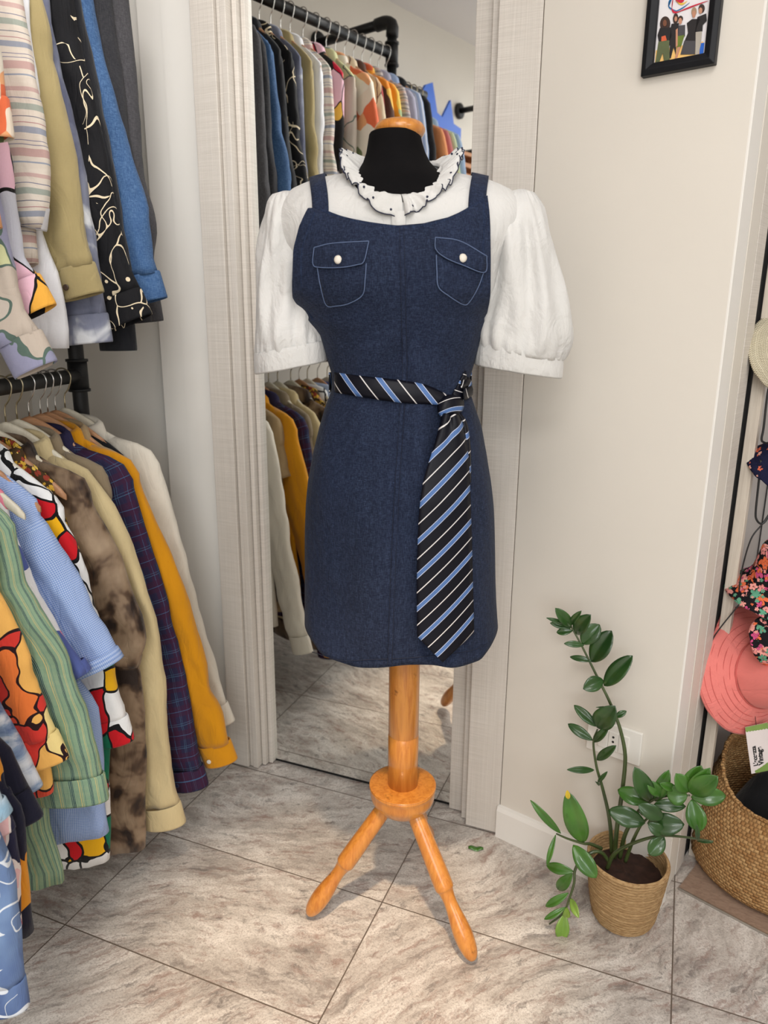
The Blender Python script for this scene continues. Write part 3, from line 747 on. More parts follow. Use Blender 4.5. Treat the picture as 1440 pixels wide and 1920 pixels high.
lo(.335, 'gold and brown ornate printed shirt, only its shoulder showing', C_orn, [(90, 938), (110, 961), (130, 1000), (150, 1060)], cw=.12, hemz=.2)
lo(.375, 'white shirt with bold red, green and yellow shapes outlined in black', C_graph, [(90, 951), (123, 996), (149, 1041), (171, 1109), (195, 1190), (217, 1275), (236, 1331), (238, 1350)], cw=.10, hemz=.115, bout=[(204, 1387), (206, 1500), (205, 1639)])
lo(.425, 'light blue fine checked short sleeved shirt on the lower bar', C_blue, [(77, 990), (100, 1016), (129, 1067), (161, 1125), (194, 1187), (223, 1235), (239, 1261)], cw=.15, hemz=.225, bout=[(186, 1330), (198, 1450), (202, 1556)])
lo(.475, 'white shirt with blue and pink abstract patches beside the light blue check shirt', C_abs, [(19, 990), (39, 1035), (65, 1100), (97, 1164), (136, 1222), (174, 1277), (178, 1285)], cw=.13, hemz=.4)
lo(.52, 'green and cream striped linen short sleeved shirt', C_grn, [(55, 1119), (81, 1158), (107, 1203), (132, 1248), (161, 1331), (184, 1406), (192, 1455)], cw=.15, hemz=.19, bout=[(84, 1470), (95, 1560), (120, 1640)])
lo(.57, 'bright orange botanical printed short sleeved shirt', C_org, [(0, 1126), (23, 1161), (42, 1203), (61, 1248), (64, 1275), (90, 1342), (110, 1391)], cw=.14, hemz=.42)
lo(.615, 'blue and white painterly shirt below the orange botanical one', C_cloud, [(0, 1339), (22, 1376), (45, 1421), (67, 1455), (81, 1490)], cw=.12, hemz=.4, rollup=True)
lo(.655, 'dark navy short sleeved shirt at the left edge of the lower bar', C_navy, [(0, 1417), (26, 1440), (45, 1477), (59, 1505)], cw=.14, hemz=.5)
lo(.69, 'navy shirt with yellow flame print hanging at the bottom left', C_flame, [(-30, 1350), (0, 1450), (20, 1500)], cw=.12, hemz=.24, bout=[(47, 1530), (52, 1631), (64, 1774)])
lo(.73, 'red and white printed shirt at the bottom left of the rack', C_red, [(-40, 1400), (-10, 1490), (5, 1520)], cw=.12, hemz=.29, bout=[(26, 1549), (36, 1650), (37, 1720)])
lo(.775, 'blue shirt with white scribbled lettering nearest the camera', C_dscr, [(-30, 1500), (0, 1560), (22, 1631), (34, 1725), (44, 1835)], cw=.085, hemz=.27)
lo(.81, 'pale blue shirt next to the near post of the lower bar', C_pale, [(-40, 1400), (0, 1500), (26, 1549)], cw=.12, hemz=.5)

C_ch = denim('charcoal_denim', srgb(58, 57, 60), srgb(92, 90, 92), .4); C_ch2 = denim('dark_charcoal_denim', srgb(40, 40, 44), srgb(72, 72, 74), .35)
C_den = denim('mid_blue_denim', srgb(48, 76, 114), srgb(100, 130, 168), .42); C_prt = scribble('black_line_drawing_print', srgb(14, 14, 18), srgb(222, 206, 176), 11, .015, (34, .15), .22)
C_bgr = rampcloth('blue_grey_painted_cloth', [(.38, srgb(86, 90, 112)), (.55, srgb(124, 128, 146)), (.62, srgb(206, 208, 212))], 8, 4)
C_kha = cloth('khaki_twill', srgb(166, 150, 106)); C_wht = cloth('white_cotton', srgb(232, 232, 236), slub=.04)
C_eth = stripes('woven_folk_stripe', srgb(206, 194, 180), [(.06, .08, srgb(150, 156, 170)), (.14, .24, srgb(190, 158, 152)), (.28, .29, srgb(130, 126, 146)), (.33, .34, srgb(130, 126, 146)), (.42, .49, srgb(150, 154, 166)), (.53, .54, srgb(176, 130, 130)), (.60, .61, srgb(120, 120, 130)), (.68, .75, srgb(160, 166, 156)), (.80, .81, srgb(120, 120, 140)), (.88, .93, srgb(196, 166, 160))], .13, 2, .03, 0, srgb(224, 214, 202))
C_ethin = cloth('grey_faded_denim', srgb(196, 194, 196))
C_pat = patch('pink_yellow_patchwork_print', [srgb(200, 26, 60), srgb(240, 176, 70), srgb(236, 190, 206), srgb(24, 20, 20), srgb(200, 200, 210), srgb(240, 186, 80), srgb(200, 26, 60), srgb(236, 190, 206)], 18, .03, srgb(20, 16, 16), .05, (1.2, 1, .6))
C_bei = patch('beige_abstract_print', [srgb(200, 186, 172), srgb(200, 188, 176), srgb(226, 160, 150), srgb(196, 182, 168), srgb(150, 150, 176), srgb(206, 190, 176), srgb(206, 208, 160)], 9, .02, srgb(90, 110, 100), .12, (1, 1, .7))
def up(s, label, mat, sl, out=None, **k):
    return shirt(s, ZU, label, k.pop('cat', 'shirt'), mat, (sl[0], sl[1]-ZU) if sl else None, hem=k.pop('hemz', 1.32)-ZU, seed=500+int(s*1000), out=out, group='garments on the upper bar', **k)
up(.0, 'charcoal grey denim shirt at the far end of the upper bar', C_ch, None, [(240, 0), (258, 180), (270, 330), (292, 430), (290, 500), (297, 560)], cw=.075)
up(.04, 'darker charcoal denim shirt beside the grey one on the upper bar', C_ch2, None, [(208, 0), (222, 110), (242, 260), (262, 400), (276, 560)], cw=.075, hemz=1.36)
up(.085, 'mid blue denim shirt with buttoned cuff on the upper bar', C_den, None, [(173, 0), (193, 110), (219, 190), (248, 310), (277, 394), (288, 492), (299, 520)], cw=.075, button=m_pearl)
up(.125, 'plain black shirt, only its sleeve end below the line drawing print', C_blk, None, [(160, 60), (190, 200), (220, 350), (245, 500), (250, 610)], cw=.072, hemz=1.3)
up(.165, 'black shirt printed with cream line drawings', C_prt, None, [(137, 0), (146, 73), (160, 120), (182, 204), (204, 310), (219, 401), (241, 503), (266, 560)], cw=.092)
up(.205, 'blue grey painted cloth jacket with wide cuff below the khaki sleeve', C_bgr, None, [(100, 60), (130, 200), (160, 330), (180, 450), (200, 595)], cw=.095, cat='jacket', name='jacket')
up(.25, 'khaki twill overshirt with a pointed cuff', C_kha, None, [(75, 0), (97, 73), (98, 120), (120, 204), (140, 292), (157, 420), (166, 470), (178, 505)], cw=.075, button=plain('horn_button', srgb(60, 44, 34), .3))
up(.29, 'plain white long shirt hanging below the khaki sleeve', C_wht, None, [(55, 60), (70, 200), (80, 320)], cw=.12, hemz=1.19, bout=[(84, 440), (110, 522), (126, 656)], hemcurve=0)
up(.33, 'cream folk striped shirt with rolled grey sleeve', C_eth, None, [(35, 0), (58, 110), (80, 219), (94, 292), (95, 365), (84, 420)], cw=.085, rollup=True, cuff=C_ethin)
up(.385, 'pink and yellow patchwork printed shirt on the upper bar', C_pat, None, [(-15, 150), (7, 248), (24, 328), (35, 420), (53, 503), (80, 535)], cw=.07)
up(.44, 'beige abstract printed shirt at the left edge of the upper bar', C_bei, None, [(-20, 300), (0, 365), (18, 456), (40, 547), (50, 602), (82, 640)], cw=.075)
EXT = [
 ('white shirt with orange flowers seen in the mirror', patch('orange_flower_print', [srgb(236, 226, 210), srgb(236, 220, 200), srgb(226, 110, 70), srgb(236, 226, 210), srgb(120, 130, 90), srgb(236, 170, 120)], 16, 0, BLACK, .06), 1.55),
 ('tan shirt with red stems seen in the mirror', patch('red_stem_print', [srgb(214, 180, 140), srgb(206, 172, 134), srgb(170, 50, 50), srgb(220, 200, 170)], 12, .02, srgb(90, 50, 50), .07, (1.4, 1, .5)), 1.58),
 ('brown and orange patterned shirt seen in the mirror', patch('brown_orange_print', [srgb(90, 60, 50), srgb(230, 140, 40), srgb(140, 90, 60), srgb(236, 190, 90), srgb(70, 60, 80)], 14, 0, BLACK, .05), 1.6),
 ('orange, yellow and green shirt seen in the mirror', patch('orange_yellow_print', [srgb(240, 160, 50), srgb(236, 200, 90), srgb(170, 190, 140), srgb(220, 100, 60)], 12, 0, BLACK, .06), 1.56),
 ('grey and pink zigzag knitted shirt seen in the mirror', stripes('zigzag_knit', srgb(196, 186, 182), [(.1, .3, srgb(150, 140, 146)), (.5, .6, srgb(206, 160, 150)), (.75, .85, srgb(120, 114, 122))], .03, 2, .05), 1.6),
 ('lavender grey shirt seen in the mirror', cloth('lavender_cotton', srgb(186, 184, 206)), 1.55),
 ('light blue and white striped shirt seen in the mirror', stripes('blue_white_stripe', srgb(170, 190, 226), [(.0, .35, srgb(216, 222, 236))], .03, 0), 1.6),
 ('black shirt nearest the corner of the pipe rack in the mirror', C_blk, 1.58)]
for i, (lb, m_, ze) in enumerate(EXT):
    up(.49+i*.044, lb, m_, (.225, ze), cw=.13, hemz=1.36, tu=.195, sho=.18, hw=.19)
# a second, lower bar further along the wall, seen only in the mirror
r2 = thing('wall_rail', 'black pipe rail further along the wall, seen in the mirror', 'clothes rack', bar_pt(.94), AZ)
b = MB(); b.tube([(0, .09, 2.06), (0, -.09, 2.06)], RP, 14); b.build('bar', m_pipe, r2)
for yy in (.078, -.078):
    b = MB(); b.tube([(0, yy, 2.06), (-.356, yy, 2.06)], RP, 14); b.tube([(-.350, yy, 2.06), (-.359, yy, 2.06)], .04, 18); b.build('wall_arm', m_pipe, r2)
EX2 = [('peach orange shirt on the wall rail seen in the mirror', cloth('peach_cotton', srgb(244, 164, 110))), ('dusty pink shirt on the wall rail seen in the mirror', cloth('dusty_pink', srgb(206, 120, 120))),
       ('pale green striped shirt on the wall rail seen in the mirror', stripes('pale_green_stripe', srgb(206, 210, 170), [(.0, .3, srgb(170, 190, 160))], .02, 0)), ('pale blue shirt on the wall rail seen in the mirror', cloth('pale_blue_cotton', srgb(160, 184, 214)))]
for i, (lb, m_) in enumerate(EX2):
    shirt(.885+i*.036, 2.06, lb, 'shirt', m_, (.225, -.45), hem=-.8, cw=.14, seed=900+i, group='shirts on the wall rail', tu=.2, sho=.185, hw=.2)
    hang(.885+i*.036, 2.06, 'w', 'white hanger of the '+lb.split(' shirt')[0]+' shirt in the mirror')
# cut-out mountain and crate on the wall further along, reflected in the mirror
cr = thing('crate_shelf', 'small wooden crate shelf on the left wall seen in the mirror', 'shelf', bar_pt(1.56, -.355, 1.80), AZ)
m_crate = wood('crate_pine', srgb(196, 134, 84), srgb(160, 102, 60), .6, (4, 20, 20), knots=False)
for (lo_, hi_) in [((0, -.16, .17), (.16, .16, .185)), ((0, -.16, 0), (.16, .16, .012))]:
    b = MB(); b.box(lo_, hi_); b.build('board', m_crate, cr, smooth=False)
for y_ in (-.16, .145):
    b = MB(); b.box((0, y_, .012), (.16, y_+.015, .17)); b.build('side_panel', m_crate, cr, smooth=False)
for k in range(3):
    b = MB(); b.box((.155, -.145, .03+k*.045), (.162, .145, .048+k*.045)); b.build('slat', m_crate, cr, smooth=False)
m_blue = plain('saturated_blue_card', srgb(20, 96, 206), .5, var=.03)
pts = [(.17, 0), (.17, .10), (.11, .11), (.08, .20), (.02, .12), (-.02, .13), (-.06, .24), (-.11, .22), (-.22, .08), (-.22, 0)]
mt_ = thing('mountain_cutout', 'blue jagged mountain cut-out standing on the crate, seen in the mirror', 'cutout', bar_pt(1.46, -.24, 1.985), AZ)
vs = [(0, -p[0], p[1]) for p in pts]+[(.012, -p[0], p[1]) for p in pts]; n = len(pts)
mesh('panel', vs, [tuple(range(n)), tuple(range(2*n-1, n-1, -1))]+[(i, i+n, (i+1) % n+n, (i+1) % n) for i in range(n)], m_blue, mt_, smooth=False)
b = MB(); b.box((-.04, -.03, 0), (0, .03, .006)); b.build('foot', m_blue, mt_, smooth=False)
for zz, lb in ((2.21, 'black pipe wall bracket above the crate shelf in the mirror'), (2.02, 'black pipe wall bracket level with the crate shelf in the mirror')):
    br = thing('pipe_bracket', lb, 'bracket', bar_pt(1.80, -.359, zz), AZ, 'pipe wall brackets')
    b = MB(); b.tube([(0, 0, 0), (.012, 0, 0)], .035, 18); b.build('flange', m_pipe, br)
    b = MB(); b.tube([(.01, 0, 0), (.20, 0, 0)], .013, 12); b.build('arm', m_pipe, br)

# hangers, one per garment
hk = ['w', 'b', 'b', 'b', 'b', 'w', 'w', 'w', 'b', 'w', 'b', 'w', 'b', 'b', 'w', 'b', 'w', 'b', 'b', 'b']
sl_ = [0.0, .042, .075, .105, .15, .195, .235, .295, .335, .375, .425, .475, .52, .57, .615, .655, .69, .73, .775, .81]
gn = ['cream shirt', 'black jacket', 'tan shirt', 'mustard shirt', 'plaid shirt', 'taupe shirt', 'sand linen shirt', 'brown mottled shirt', 'gold ornate shirt', 'bold graphic shirt', 'light blue check shirt', 'white blue and pink shirt', 'green striped shirt', 'orange botanical shirt', 'painterly blue shirt', 'dark navy shirt', 'flame print shirt', 'red and white shirt', 'scribbled blue shirt', 'pale blue shirt']
for s, k, g in zip(sl_, hk, gn):
    hang(s, ZL, k, ('white painted' if k == 'w' else 'natural wood')+' hanger holding the '+g+' on the lower bar')
su_ = [0, .04, .085, .125, .165, .205, .25, .29, .33, .385, .44]+[.49+i*.044 for i in range(8)]
gu = ['charcoal shirt', 'darker charcoal shirt', 'blue denim shirt', 'plain black shirt', 'line drawing print shirt', 'blue grey jacket', 'khaki overshirt', 'white long shirt', 'folk striped shirt', 'patchwork shirt', 'beige abstract shirt', 'orange flower shirt', 'red stem shirt', 'brown and orange shirt', 'orange and yellow shirt', 'zigzag shirt', 'lavender shirt', 'blue and white striped shirt', 'black shirt by the rack corner']
for s, g in zip(su_, gu):
    hang(s, ZU, 'b', 'natural wood hanger holding the '+g+' on the upper bar')

# ------------------------------------------------------------------ mannequin
MP = np.array([-.455, 1.25]); MA = math.atan2(MP[0]*-1, MP[1])      # faces the camera
mx = np.array([math.cos(MA), math.sin(MA), 0]); my = np.array([-math.sin(MA), math.cos(MA), 0])
def ml(px, py, yo=0.0):
    q = on_plane(px, py, (MP[0]+my[0]*yo, MP[1]+my[1]*yo, 0), my)
    d = q-np.array([MP[0], MP[1], 0]); return float(d@mx), float(q[2])
man = thing('mannequin', 'black tailor mannequin with wooden cap on a turned wooden tripod', 'mannequin', (MP[0], MP[1], 0), MA)
m_black = plain('black_jersey', (.0045, .004, .0045, 1), .9, spec=.12, var=.2, bump=.2, bs=900)
rows = []
for y, l, r, dd in [(252, 694, 787, .044), (256, 692, 789, .046), (270, 690, 792, .047), (289, 687, 798, .050), (307, 681, 807, .056), (321, 673, 820, .062), (335, 660, 836, .072), (360, 640, 860, .085), (400, 600, 900, .09), (470, 590, 910, .09), (700, 640, 866, .075), (900, 610, 890, .095), (1050, 610, 895, .1)]:
    a, z = ml(l, y); c_, z2 = ml(r, y); z = (z+z2)/2
    rows.append([((a+c_)/2+(c_-a)/2*math.cos(2*PI*k/40), dd*math.sin(2*PI*k/40)-.004, z) for k in range(40)])
b = MB(); b.rows(rows[::-1], True, cap0=True, cap1=True); b.build('torso', m_black, man)
cx0, cz0 = ml(749.5, 255); capw = (ml(797, 250)[0]-ml(702, 250)[0])/2
zt = ml(749, 226)[1]
b = MB(); hcap = zt-cz0
prof = [(.001, -.004), (capw*.75, -.004), (capw*.93, .0), (capw, hcap*.28), (capw*.985, hcap*.48), (capw*.88, hcap*.75), (capw*.66, hcap*.92), (capw*.4, hcap*.99), (.001, hcap*1.0)]
prof = [(p.x, p.y) for p in crom([(a, c, 0) for a, c in prof], 40)]
b.lathe([(max(.0005, r), z) for r, z in prof], 40, (cx0, -.004, cz0)); b.build('neck_cap', m_beech, man)
px_, pz_ = ml(755, 1470); pr = (ml(784, 1400)[0]-ml(727, 1400)[0])/2
topx = ml(754, 1250)[0]
def rod(z0, z1, r):
    bq = MB(); pts = []
    return bq
b = MB(); zj = ml(755, 1375)[1]; zb0 = .295
b.lathe([(pr, zb0), (pr, zj-.003), (pr*.95, zj-.001), (pr*.95, zj+.001), (pr*.985, zj+.003), (pr*.985, .85)], 36, (px_, 0, 0)); b.build('pole', m_beech, man)
zh = .308; hr = (ml(817, 1480)[0]-ml(692, 1480)[0])/2
hp = [(.001, -.072), (.022, -.070), (.040, -.061), (.055, -.047), (.066, -.030), (hr*.975, -.012), (hr, -.004), (hr*.985, -.0005), (hr*.96, 0.0015), (hr*.5, .002), (.001, .002)]
b = MB(); hp = [(max(.0005, p.x), p.y) for p in crom([(a, c, 0) for a, c in hp], 40)]
b.lathe(hp, 44, (px_, 0, zh)); b.build('tripod_hub', m_beech, man)
def world_to_m(p):
    d = np.array([p[0]-MP[0], p[1]-MP[1], 0]); return Vector((float(d@mx), float(d@my), p[2] if len(p) > 2 else 0))
feet = [world_to_m((-.626, 1.139, .008)), world_to_m((-.268, 1.162, .008)), world_to_m((-.461, 1.458, .008))]
lp = [(0, .0165), (.08, .0175), (.25, .0185), (.40, .0195), (.50, .0198), (.535, .0192), (.55, .0165), (.575, .0145), (.62, .0132), (.68, .0145), (.76, .0178), (.84, .0195), (.91, .0178), (.96, .0138), (.99, .008), (1.0, .002)]
for ft in feet:
    top = Vector((px_, 0, .268)); dr = (Vector((ft.x, ft.y, 0))-Vector((px_, 0, 0))).normalized()
    top = top+dr*.030
    path = [top.lerp(ft+Vector((0, 0, .012)), t_) for t_, r in lp]
    P = crom([(t_, r, 0) for t_, r in lp], 60)
    bq = MB(); bq.tube([top.lerp(ft+Vector((0, 0, .004)), min(1, max(0, p.x))) for p in P], [max(.0015, p.y) for p in P], 20)
    bq.build('leg', m_beech, man)

# ---- dress
m_den = denim('indigo_chambray', srgb(18, 25, 44), srgb(60, 74, 102), .36)
m_den2 = denim('indigo_edge', srgb(18, 27, 48), srgb(58, 74, 104), .34)
m_thread = plain('pale_blue_thread', srgb(82, 98, 130), .8); m_threadd = plain('dark_thread', srgb(16, 24, 46), .8)
dress = thing('pinafore_dress', 'dark blue denim pinafore dress with two chest pockets worn by the mannequin', 'dress', (MP[0], MP[1], 0), MA)
sil = [(600, 578, 908), (625, 604, 900), (650, 612, 893), (680, 621, 884), (700, 627, 878), (718, 628, 873), (735, 626, 876), (760, 616, 884), (800, 604, 898), (850, 592, 907), (900, 584, 914), (950, 580, 919), (1000, 577, 922), (1100, 575, 926), (1185, 577, 929), (1215, 579, 926)]
TL = []; TR = []
for y, l, r in sil:
    a, z = ml(l, y); c_, z2 = ml(r, y); TL.append((z, a)); TR.append((z2, c_))
upper = [(560, 556, 912), (510, 554, 915), (470, 556, 915), (430, 566, 915), (400, 580, 914), (380, 592, 912), (365, 594, 911)]
UL = []; UR = []
for y, l, r in [(600, 578, 908)]+upper:
    yo_ = -.050*sm(600, 500, y)
    a, z = ml(l, y, yo_); c_, z2 = ml(r, y, yo_); UL.append((z, a)); UR.append((z2, c_))
ZUA = TL[0][0]; UL[0] = (ZUA, TL[0][1]); UR[0] = (ZUA, TR[0][1])
DEP = [(.50, .128), (.62, .126), (.80, .122), (.95, .116), (1.05, .098), (1.11, .084), (1.15, .082), (1.22, .098), (1.29, .116), (1.34, .118), (1.40, .104), (1.45, .080), (1.50, .06)]
BW = [(1.16, .135), (1.22, .16), (1.25, .168), (1.30, .185), (1.36, .192), (1.42, .190), (1.50, .18)]   # body half width above the underarm
bcx = (interp(TL, ZUA)+interp(TR, ZUA))/2
def sup(v, p=2.2): return max(0.0, 1-abs(v)**p)**(1/p)
def front_y(x, z, back=False, wk=1.0):
    d = interp(DEP, z)
    if z <= ZUA: l, r = interp(TL, z), interp(TR, z)
    else:
        k = sm(ZUA, ZUA+.05, z); w = interp(BW, z)
        l = interp(TL, ZUA)*(1-k)+(bcx-w)*k; r = interp(TR, ZUA)*(1-k)+(bcx+w)*k
    c_ = (l+r)/2; w = (r-l)/2; y = -d*sup(min(1, abs(x-c_)/(w*wk)))
    if back: return -y
    y -= .012*math.exp(-((abs(x-c_)-.065)/.05)**2-((z-1.315)/.06)**2)
    return y
def dressfold(x, z, s_):
    f = sm(1.13, 1.03, z)
    a = f*(.010*nz(x*13, z*1.6, 2+s_)+.0035*nz(x*30, z*3.5, 5))
    g = sm(1.0, 1.09, z)*sm(1.20, 1.12, z)
    a += g*.0045*nz(x*34, z*8, 9+s_)
    a += .0035*nz(x*10+3, z*9, 4)*sm(1.3, 1.15, z)
    a += .0018*nz(x*25, z*25, 1)
    # gathers under the belt, fading down, and slanting drag creases above it
    h = sm(1.115, 1.085, z)*sm(.93, 1.09, z)
    a += h*.0085*math.sin(x*74+2.2*nz(x*9, z*3, 4)+s_)*(.6+.8*nz(x*7, 3, s_))
    h2_ = sm(1.12, 1.15, z)*sm(1.27, 1.19, z)
    a += h2_*.0042*math.sin(x*52+z*60*(1 if x > 0 else -1)+2*nz(x*8, z*8, 6))
    h3_ = sm(.60, .72, z)*sm(.98, .86, z)
    a += h3_*.0085*math.sin(x*34+z*5+3*nz(x*4, z*3, 9))
    return a
neck = [(600, 391), (608, 394), (640, 406), (680, 415), (720, 421), (757, 424), (800, 420), (840, 409), (870, 395), (895, 379), (909, 369)]
NK = []
for x, y in neck:
    yo = -.07
    for _ in range(4):
        a, z = ml(x, y, yo); yo = front_y(a, z)
    NK.append((a, z))
NCF = 60; rows = []; off = .004
zhem = ml(755, 1249, -.125)[1]
zl_side = ml(578, 1212)[1]
def hemz(cx):     # cx in -1..1 front param, shirt-tail sides
    return zhem+ (.028*max(0, abs(cx)-.80)/.2)**1.0 * 1.0 + .005*math.sin(cx*6+1.2)
NRL = 70
for i in range(NRL):
    t_ = i/(NRL-1); ring = []
    for k in range(NCF*2):
        an = PI-PI*k/NCF      # front from left to right (k 0..NCF), then back
        if k <= NCF:
            ca = math.cos(PI*(1-k/NCF)); fr_ = True
        else:
            ca = math.cos(PI*((k-NCF)/NCF)); fr_ = False
        z = hemz(ca)+(ZUA-hemz(ca))*t_
        l, r = interp(TL, z), interp(TR, z); c_ = (l+r)/2; w = (r-l)/2; x = c_+w*ca
        y = front_y(x, z, not fr_)
        n2 = dressfold(x, z, 0 if fr_ else 5)
        edge = sup(ca, 3)
        if fr_: y -= off+n2*edge
        else: y += off+n2*edge
        x += (.004+.004*nz(z*6, 3, 1)*sm(1.1, .9, z))*ca*(1-edge)
        ring.append((x, y, z))
    rows.append(ring)
b = MB(); b.rows(rows, True)
# bib, front and back
def bib(back):
    rw = []; NRU = 34
    for i in range(NRU):
        t_ = i/(NRU-1); r_ = []
        for k in range(NCF+1):
            f = (1-math.cos(PI*k/NCF))/2
            # ends of the neckline are the strap seats
            xt = interp(UL, 1.6)+(interp(UR, 1.6)-interp(UL, 1.6))*f
            zt_ = interp(NK, xt)+(0.03*math.sin(PI*f) if back else 0)
            z = ZUA+(zt_-ZUA)*t_
            l, r = interp(UL, z), interp(UR, z); x = l+(r-l)*f; ed0 = sm(0, .25, t_)
            if t_ == 0: q_ = rows[-1][k] if not back else rows[-1][(2*NCF-k) % (2*NCF)]; r_.append(q_); continue
            y = front_y(x, z, back, 1+.09*ed0)
            ed = min(1, min(f, 1-f)*12)
            y += (off+dressfold(x, z, 0)*ed)*(1 if back else -1)
            # the fabric stands off the chest at the neckline a little
            if not back: y -= .002*t_
            r_.append((x, y, z))
        rw.append(r_)
    return rw
fb = bib(False); b.rows(fb, False); b.rows(bib(True), False)
db = b.build('dress_body', m_den, dress)
bmx = bmesh.new(); bmx.from_mesh(db.data); bmesh.ops.remove_doubles(bmx, verts=bmx.verts, dist=.0004); bmx.to_mesh(db.data); bmx.free()
for p in db.data.polygons: p.use_smooth = True
sm_ = db.modifiers.new('s', 'SOLIDIFY'); sm_.thickness = .0018; sm_.offset = 0
def onf(px, py, o=.0):
    yo = -.1
    for _ in range(4):
        a, z = ml(px, py, yo); yo = front_y(a, z, False, 1+.09*sm(ZUA, ZUA+.08, z))-dressfold(a, z, 0)-off-.001
    return (a, yo-o, z)
def strip(pts, w, mat, name, parent, o=.0008, th=.0008, n=60):
    """a sewn strip lying on the dress front, pts in photo pixels, w in metres"""
    P = crom([(x, y, 0) for x, y in pts], n); rw = []
    W3 = [Vector(onf(p.x, p.y, o)) for p in P]
    for i, p in enumerate(W3):
        t_ = (W3[min(i+1, n-1)]-W3[max(i-1, 0)]).normalized(); s_ = Vector((0, -1, 0)).cross(t_).normalized()
        rw.append([p+s_*(w/2)+Vector((0, .0006, 0)), p+s_*(w*.3)+Vector((0, -th, 0)), p-s_*(w*.3)+Vector((0, -th, 0)), p-s_*(w/2)+Vector((0, .0006, 0))])
    bq = MB(); bq.rows(rw, False); return bq.build(name, mat, parent)
seam = [(753, 426), (755, 500), (757, 600), (759, 700), (755, 755), (750, 830), (744, 920), (739, 1020), (735, 1120), (731, 1245)]
strip(seam, .0090, m_den, 'centre_seam', dress, n=90, th=.0013)
for dx in (-4.2, 4.2): strip([(x+dx, y) for x, y in seam], .0009, m_threadd, 'stitching', dress, .0018, n=90)
strip([(x, y+4) for x, y in neck], .008, m_den2, 'neckline_binding', dress, .001)
strip([(612, 425), (650, 434), (700, 445), (755, 450), (810, 446), (850, 434), (885, 415), (893, 402)], .0009, m_threadd, 'stitching', dress, .0008)
strip([(592, 398), (578, 432), (567, 470), (565, 512), (571, 560), (588, 600)], .006, m_den2, 'armhole_binding', dress, .0012)
strip([(906, 378), (907, 400), (906, 470), (904, 520), (898, 560)], .006, m_den2, 'armhole_binding', dress, .0012)
strip([(585, 1222), (640, 1238), (700, 1236), (755, 1234), (820, 1228), (880, 1220), (915, 1206)], .0009, m_threadd, 'stitching', dress, .0008)
def patch_on(poly_px, mat, name, parent, o=.002, th=.0022, n=14):
    """a fabric patch following the dress front; poly given as top edge and bottom edge px lists (left to right)"""
    top, bot = poly_px
    T = crom([(x, y, 0) for x, y in top], n); B_ = crom([(x, y, 0) for x, y in bot], n); rw = []
    m_ = 12
    for j in range(m_):
        v = j/(m_-1); rw.append([Vector(onf(*(T[i].lerp(B_[i], v))[:2], o)) for i in range(n)])
    bq = MB(); bq.rows(rw, False); return bq.build(name, mat, parent, solid=th, off=-1)
def outline(poly_px, mat, parent, o, ins=0):
    top, bot = poly_px
    pts = [bot[0]] + list(top) + [bot[-1]]
    return None
for (flap, body_, btn) in [
    (([(590, 465), (625, 457), (692, 453)], [(588, 496), (602, 503), (640, 503), (670, 498), (683, 490)]),
     ([(594, 500), (640, 500), (688, 494)], [(612, 572), (630, 574), (655, 569), (680, 553)]), (635, 487.5)),
    (([(816, 446), (862, 453), (912, 481)], [(817, 468), (835, 485), (868, 499), (908, 511)]),
     ([(817, 478), (865, 496), (907, 512)], [(822, 538), (840, 554), (868, 571), (880, 566)]), (867, 484.5))]:
    pb = patch_on(body_, m_den, 'pocket', dress, .0012)
    t0, b0 = body_
    strip([(t0[0][0]+1, t0[0][1]), ((t0[0][0]*.6+b0[0][0]*.4), (t0[0][1]+b0[0][1])/2)]+[(x, y) for x, y in b0]+[((t0[-1][0]*.6+b0[-1][0]*.4), (t0[-1][1]+b0[-1][1])/2), (t0[-1][0]-1, t0[-1][1])], .0018, m_thread, 'pocket_stitching', pb, .0041, .0006, 50)
    fl = patch_on(flap, m_den, 'pocket_flap', dress, .0042, .003)
    t0, b0 = flap
    strip([t0[0], b0[0]]+[(x, y-1) for x, y in b0[1:-1]]+[b0[-1], t0[-1]], .0016, m_thread, 'flap_stitching', fl, .0080, .0008, 50)
    strip(t0, .0018, m_thread, 'flap_stitching', fl, .0080, .0008, 30)
    bx, by, bz = onf(*btn, .0076)
    b = MB(); b.lathe([(.0001, .0034), (.004, .0034), (.0055, .0026), (.0066, .001), (.0068, 0), (.0001, 0)][::-1], 20)
    s_ = b.build('snap_button', m_pearl, fl); s_.rotation_euler = (PI/2, 0, 0); s_.location = (bx, by+.001, bz)
# ---- blouse
def blouse_mat():
    t = NT('white_cotton_voile', .8, .2); o = t.co()
    t.col(t.ramp(t.noise(o, 6, 3), [(.3, srgb(206, 204, 200)), (.7, srgb(218, 216, 213))]))
    wn_ = t.noise(t.map(o, (14, 14, 5)), 1.8, 5, .55, 1.2); w2 = t.noise(t.map(o, (9, 9, 9)), 2.0, 3, .5, 2.5)
    t.bump(t.math('ADD', t.math('ADD', wn_, t.math('MULTIPLY', w2, .7)), t.math('MULTIPLY', t.noise(o, 600, 2), .06)), .55, .008)
    t.b.inputs['Subsurface Weight'].default_value = .15; t.b.inputs['Subsurface Radius'].default_value = (.01, .01, .01)
    t.sheen(.2); return t.m
m_bl = blouse_mat()
blo = thing('puff_sleeve_blouse', 'white puff sleeve blouse with ruffled collar under the denim dress', 'blouse', (MP[0], MP[1], 0), MA)
NT_ = 72; rows = []
ncx = ml(752, 330)[0]; nzf = ml(756, 367, -.088)[1]; nzs = ml(676, 322)[1]; nhw = (ml(829, 316)[0]-ml(677, 320)[0])/2
SL0 = ml(545, 372); SR0 = ml(965, 366)
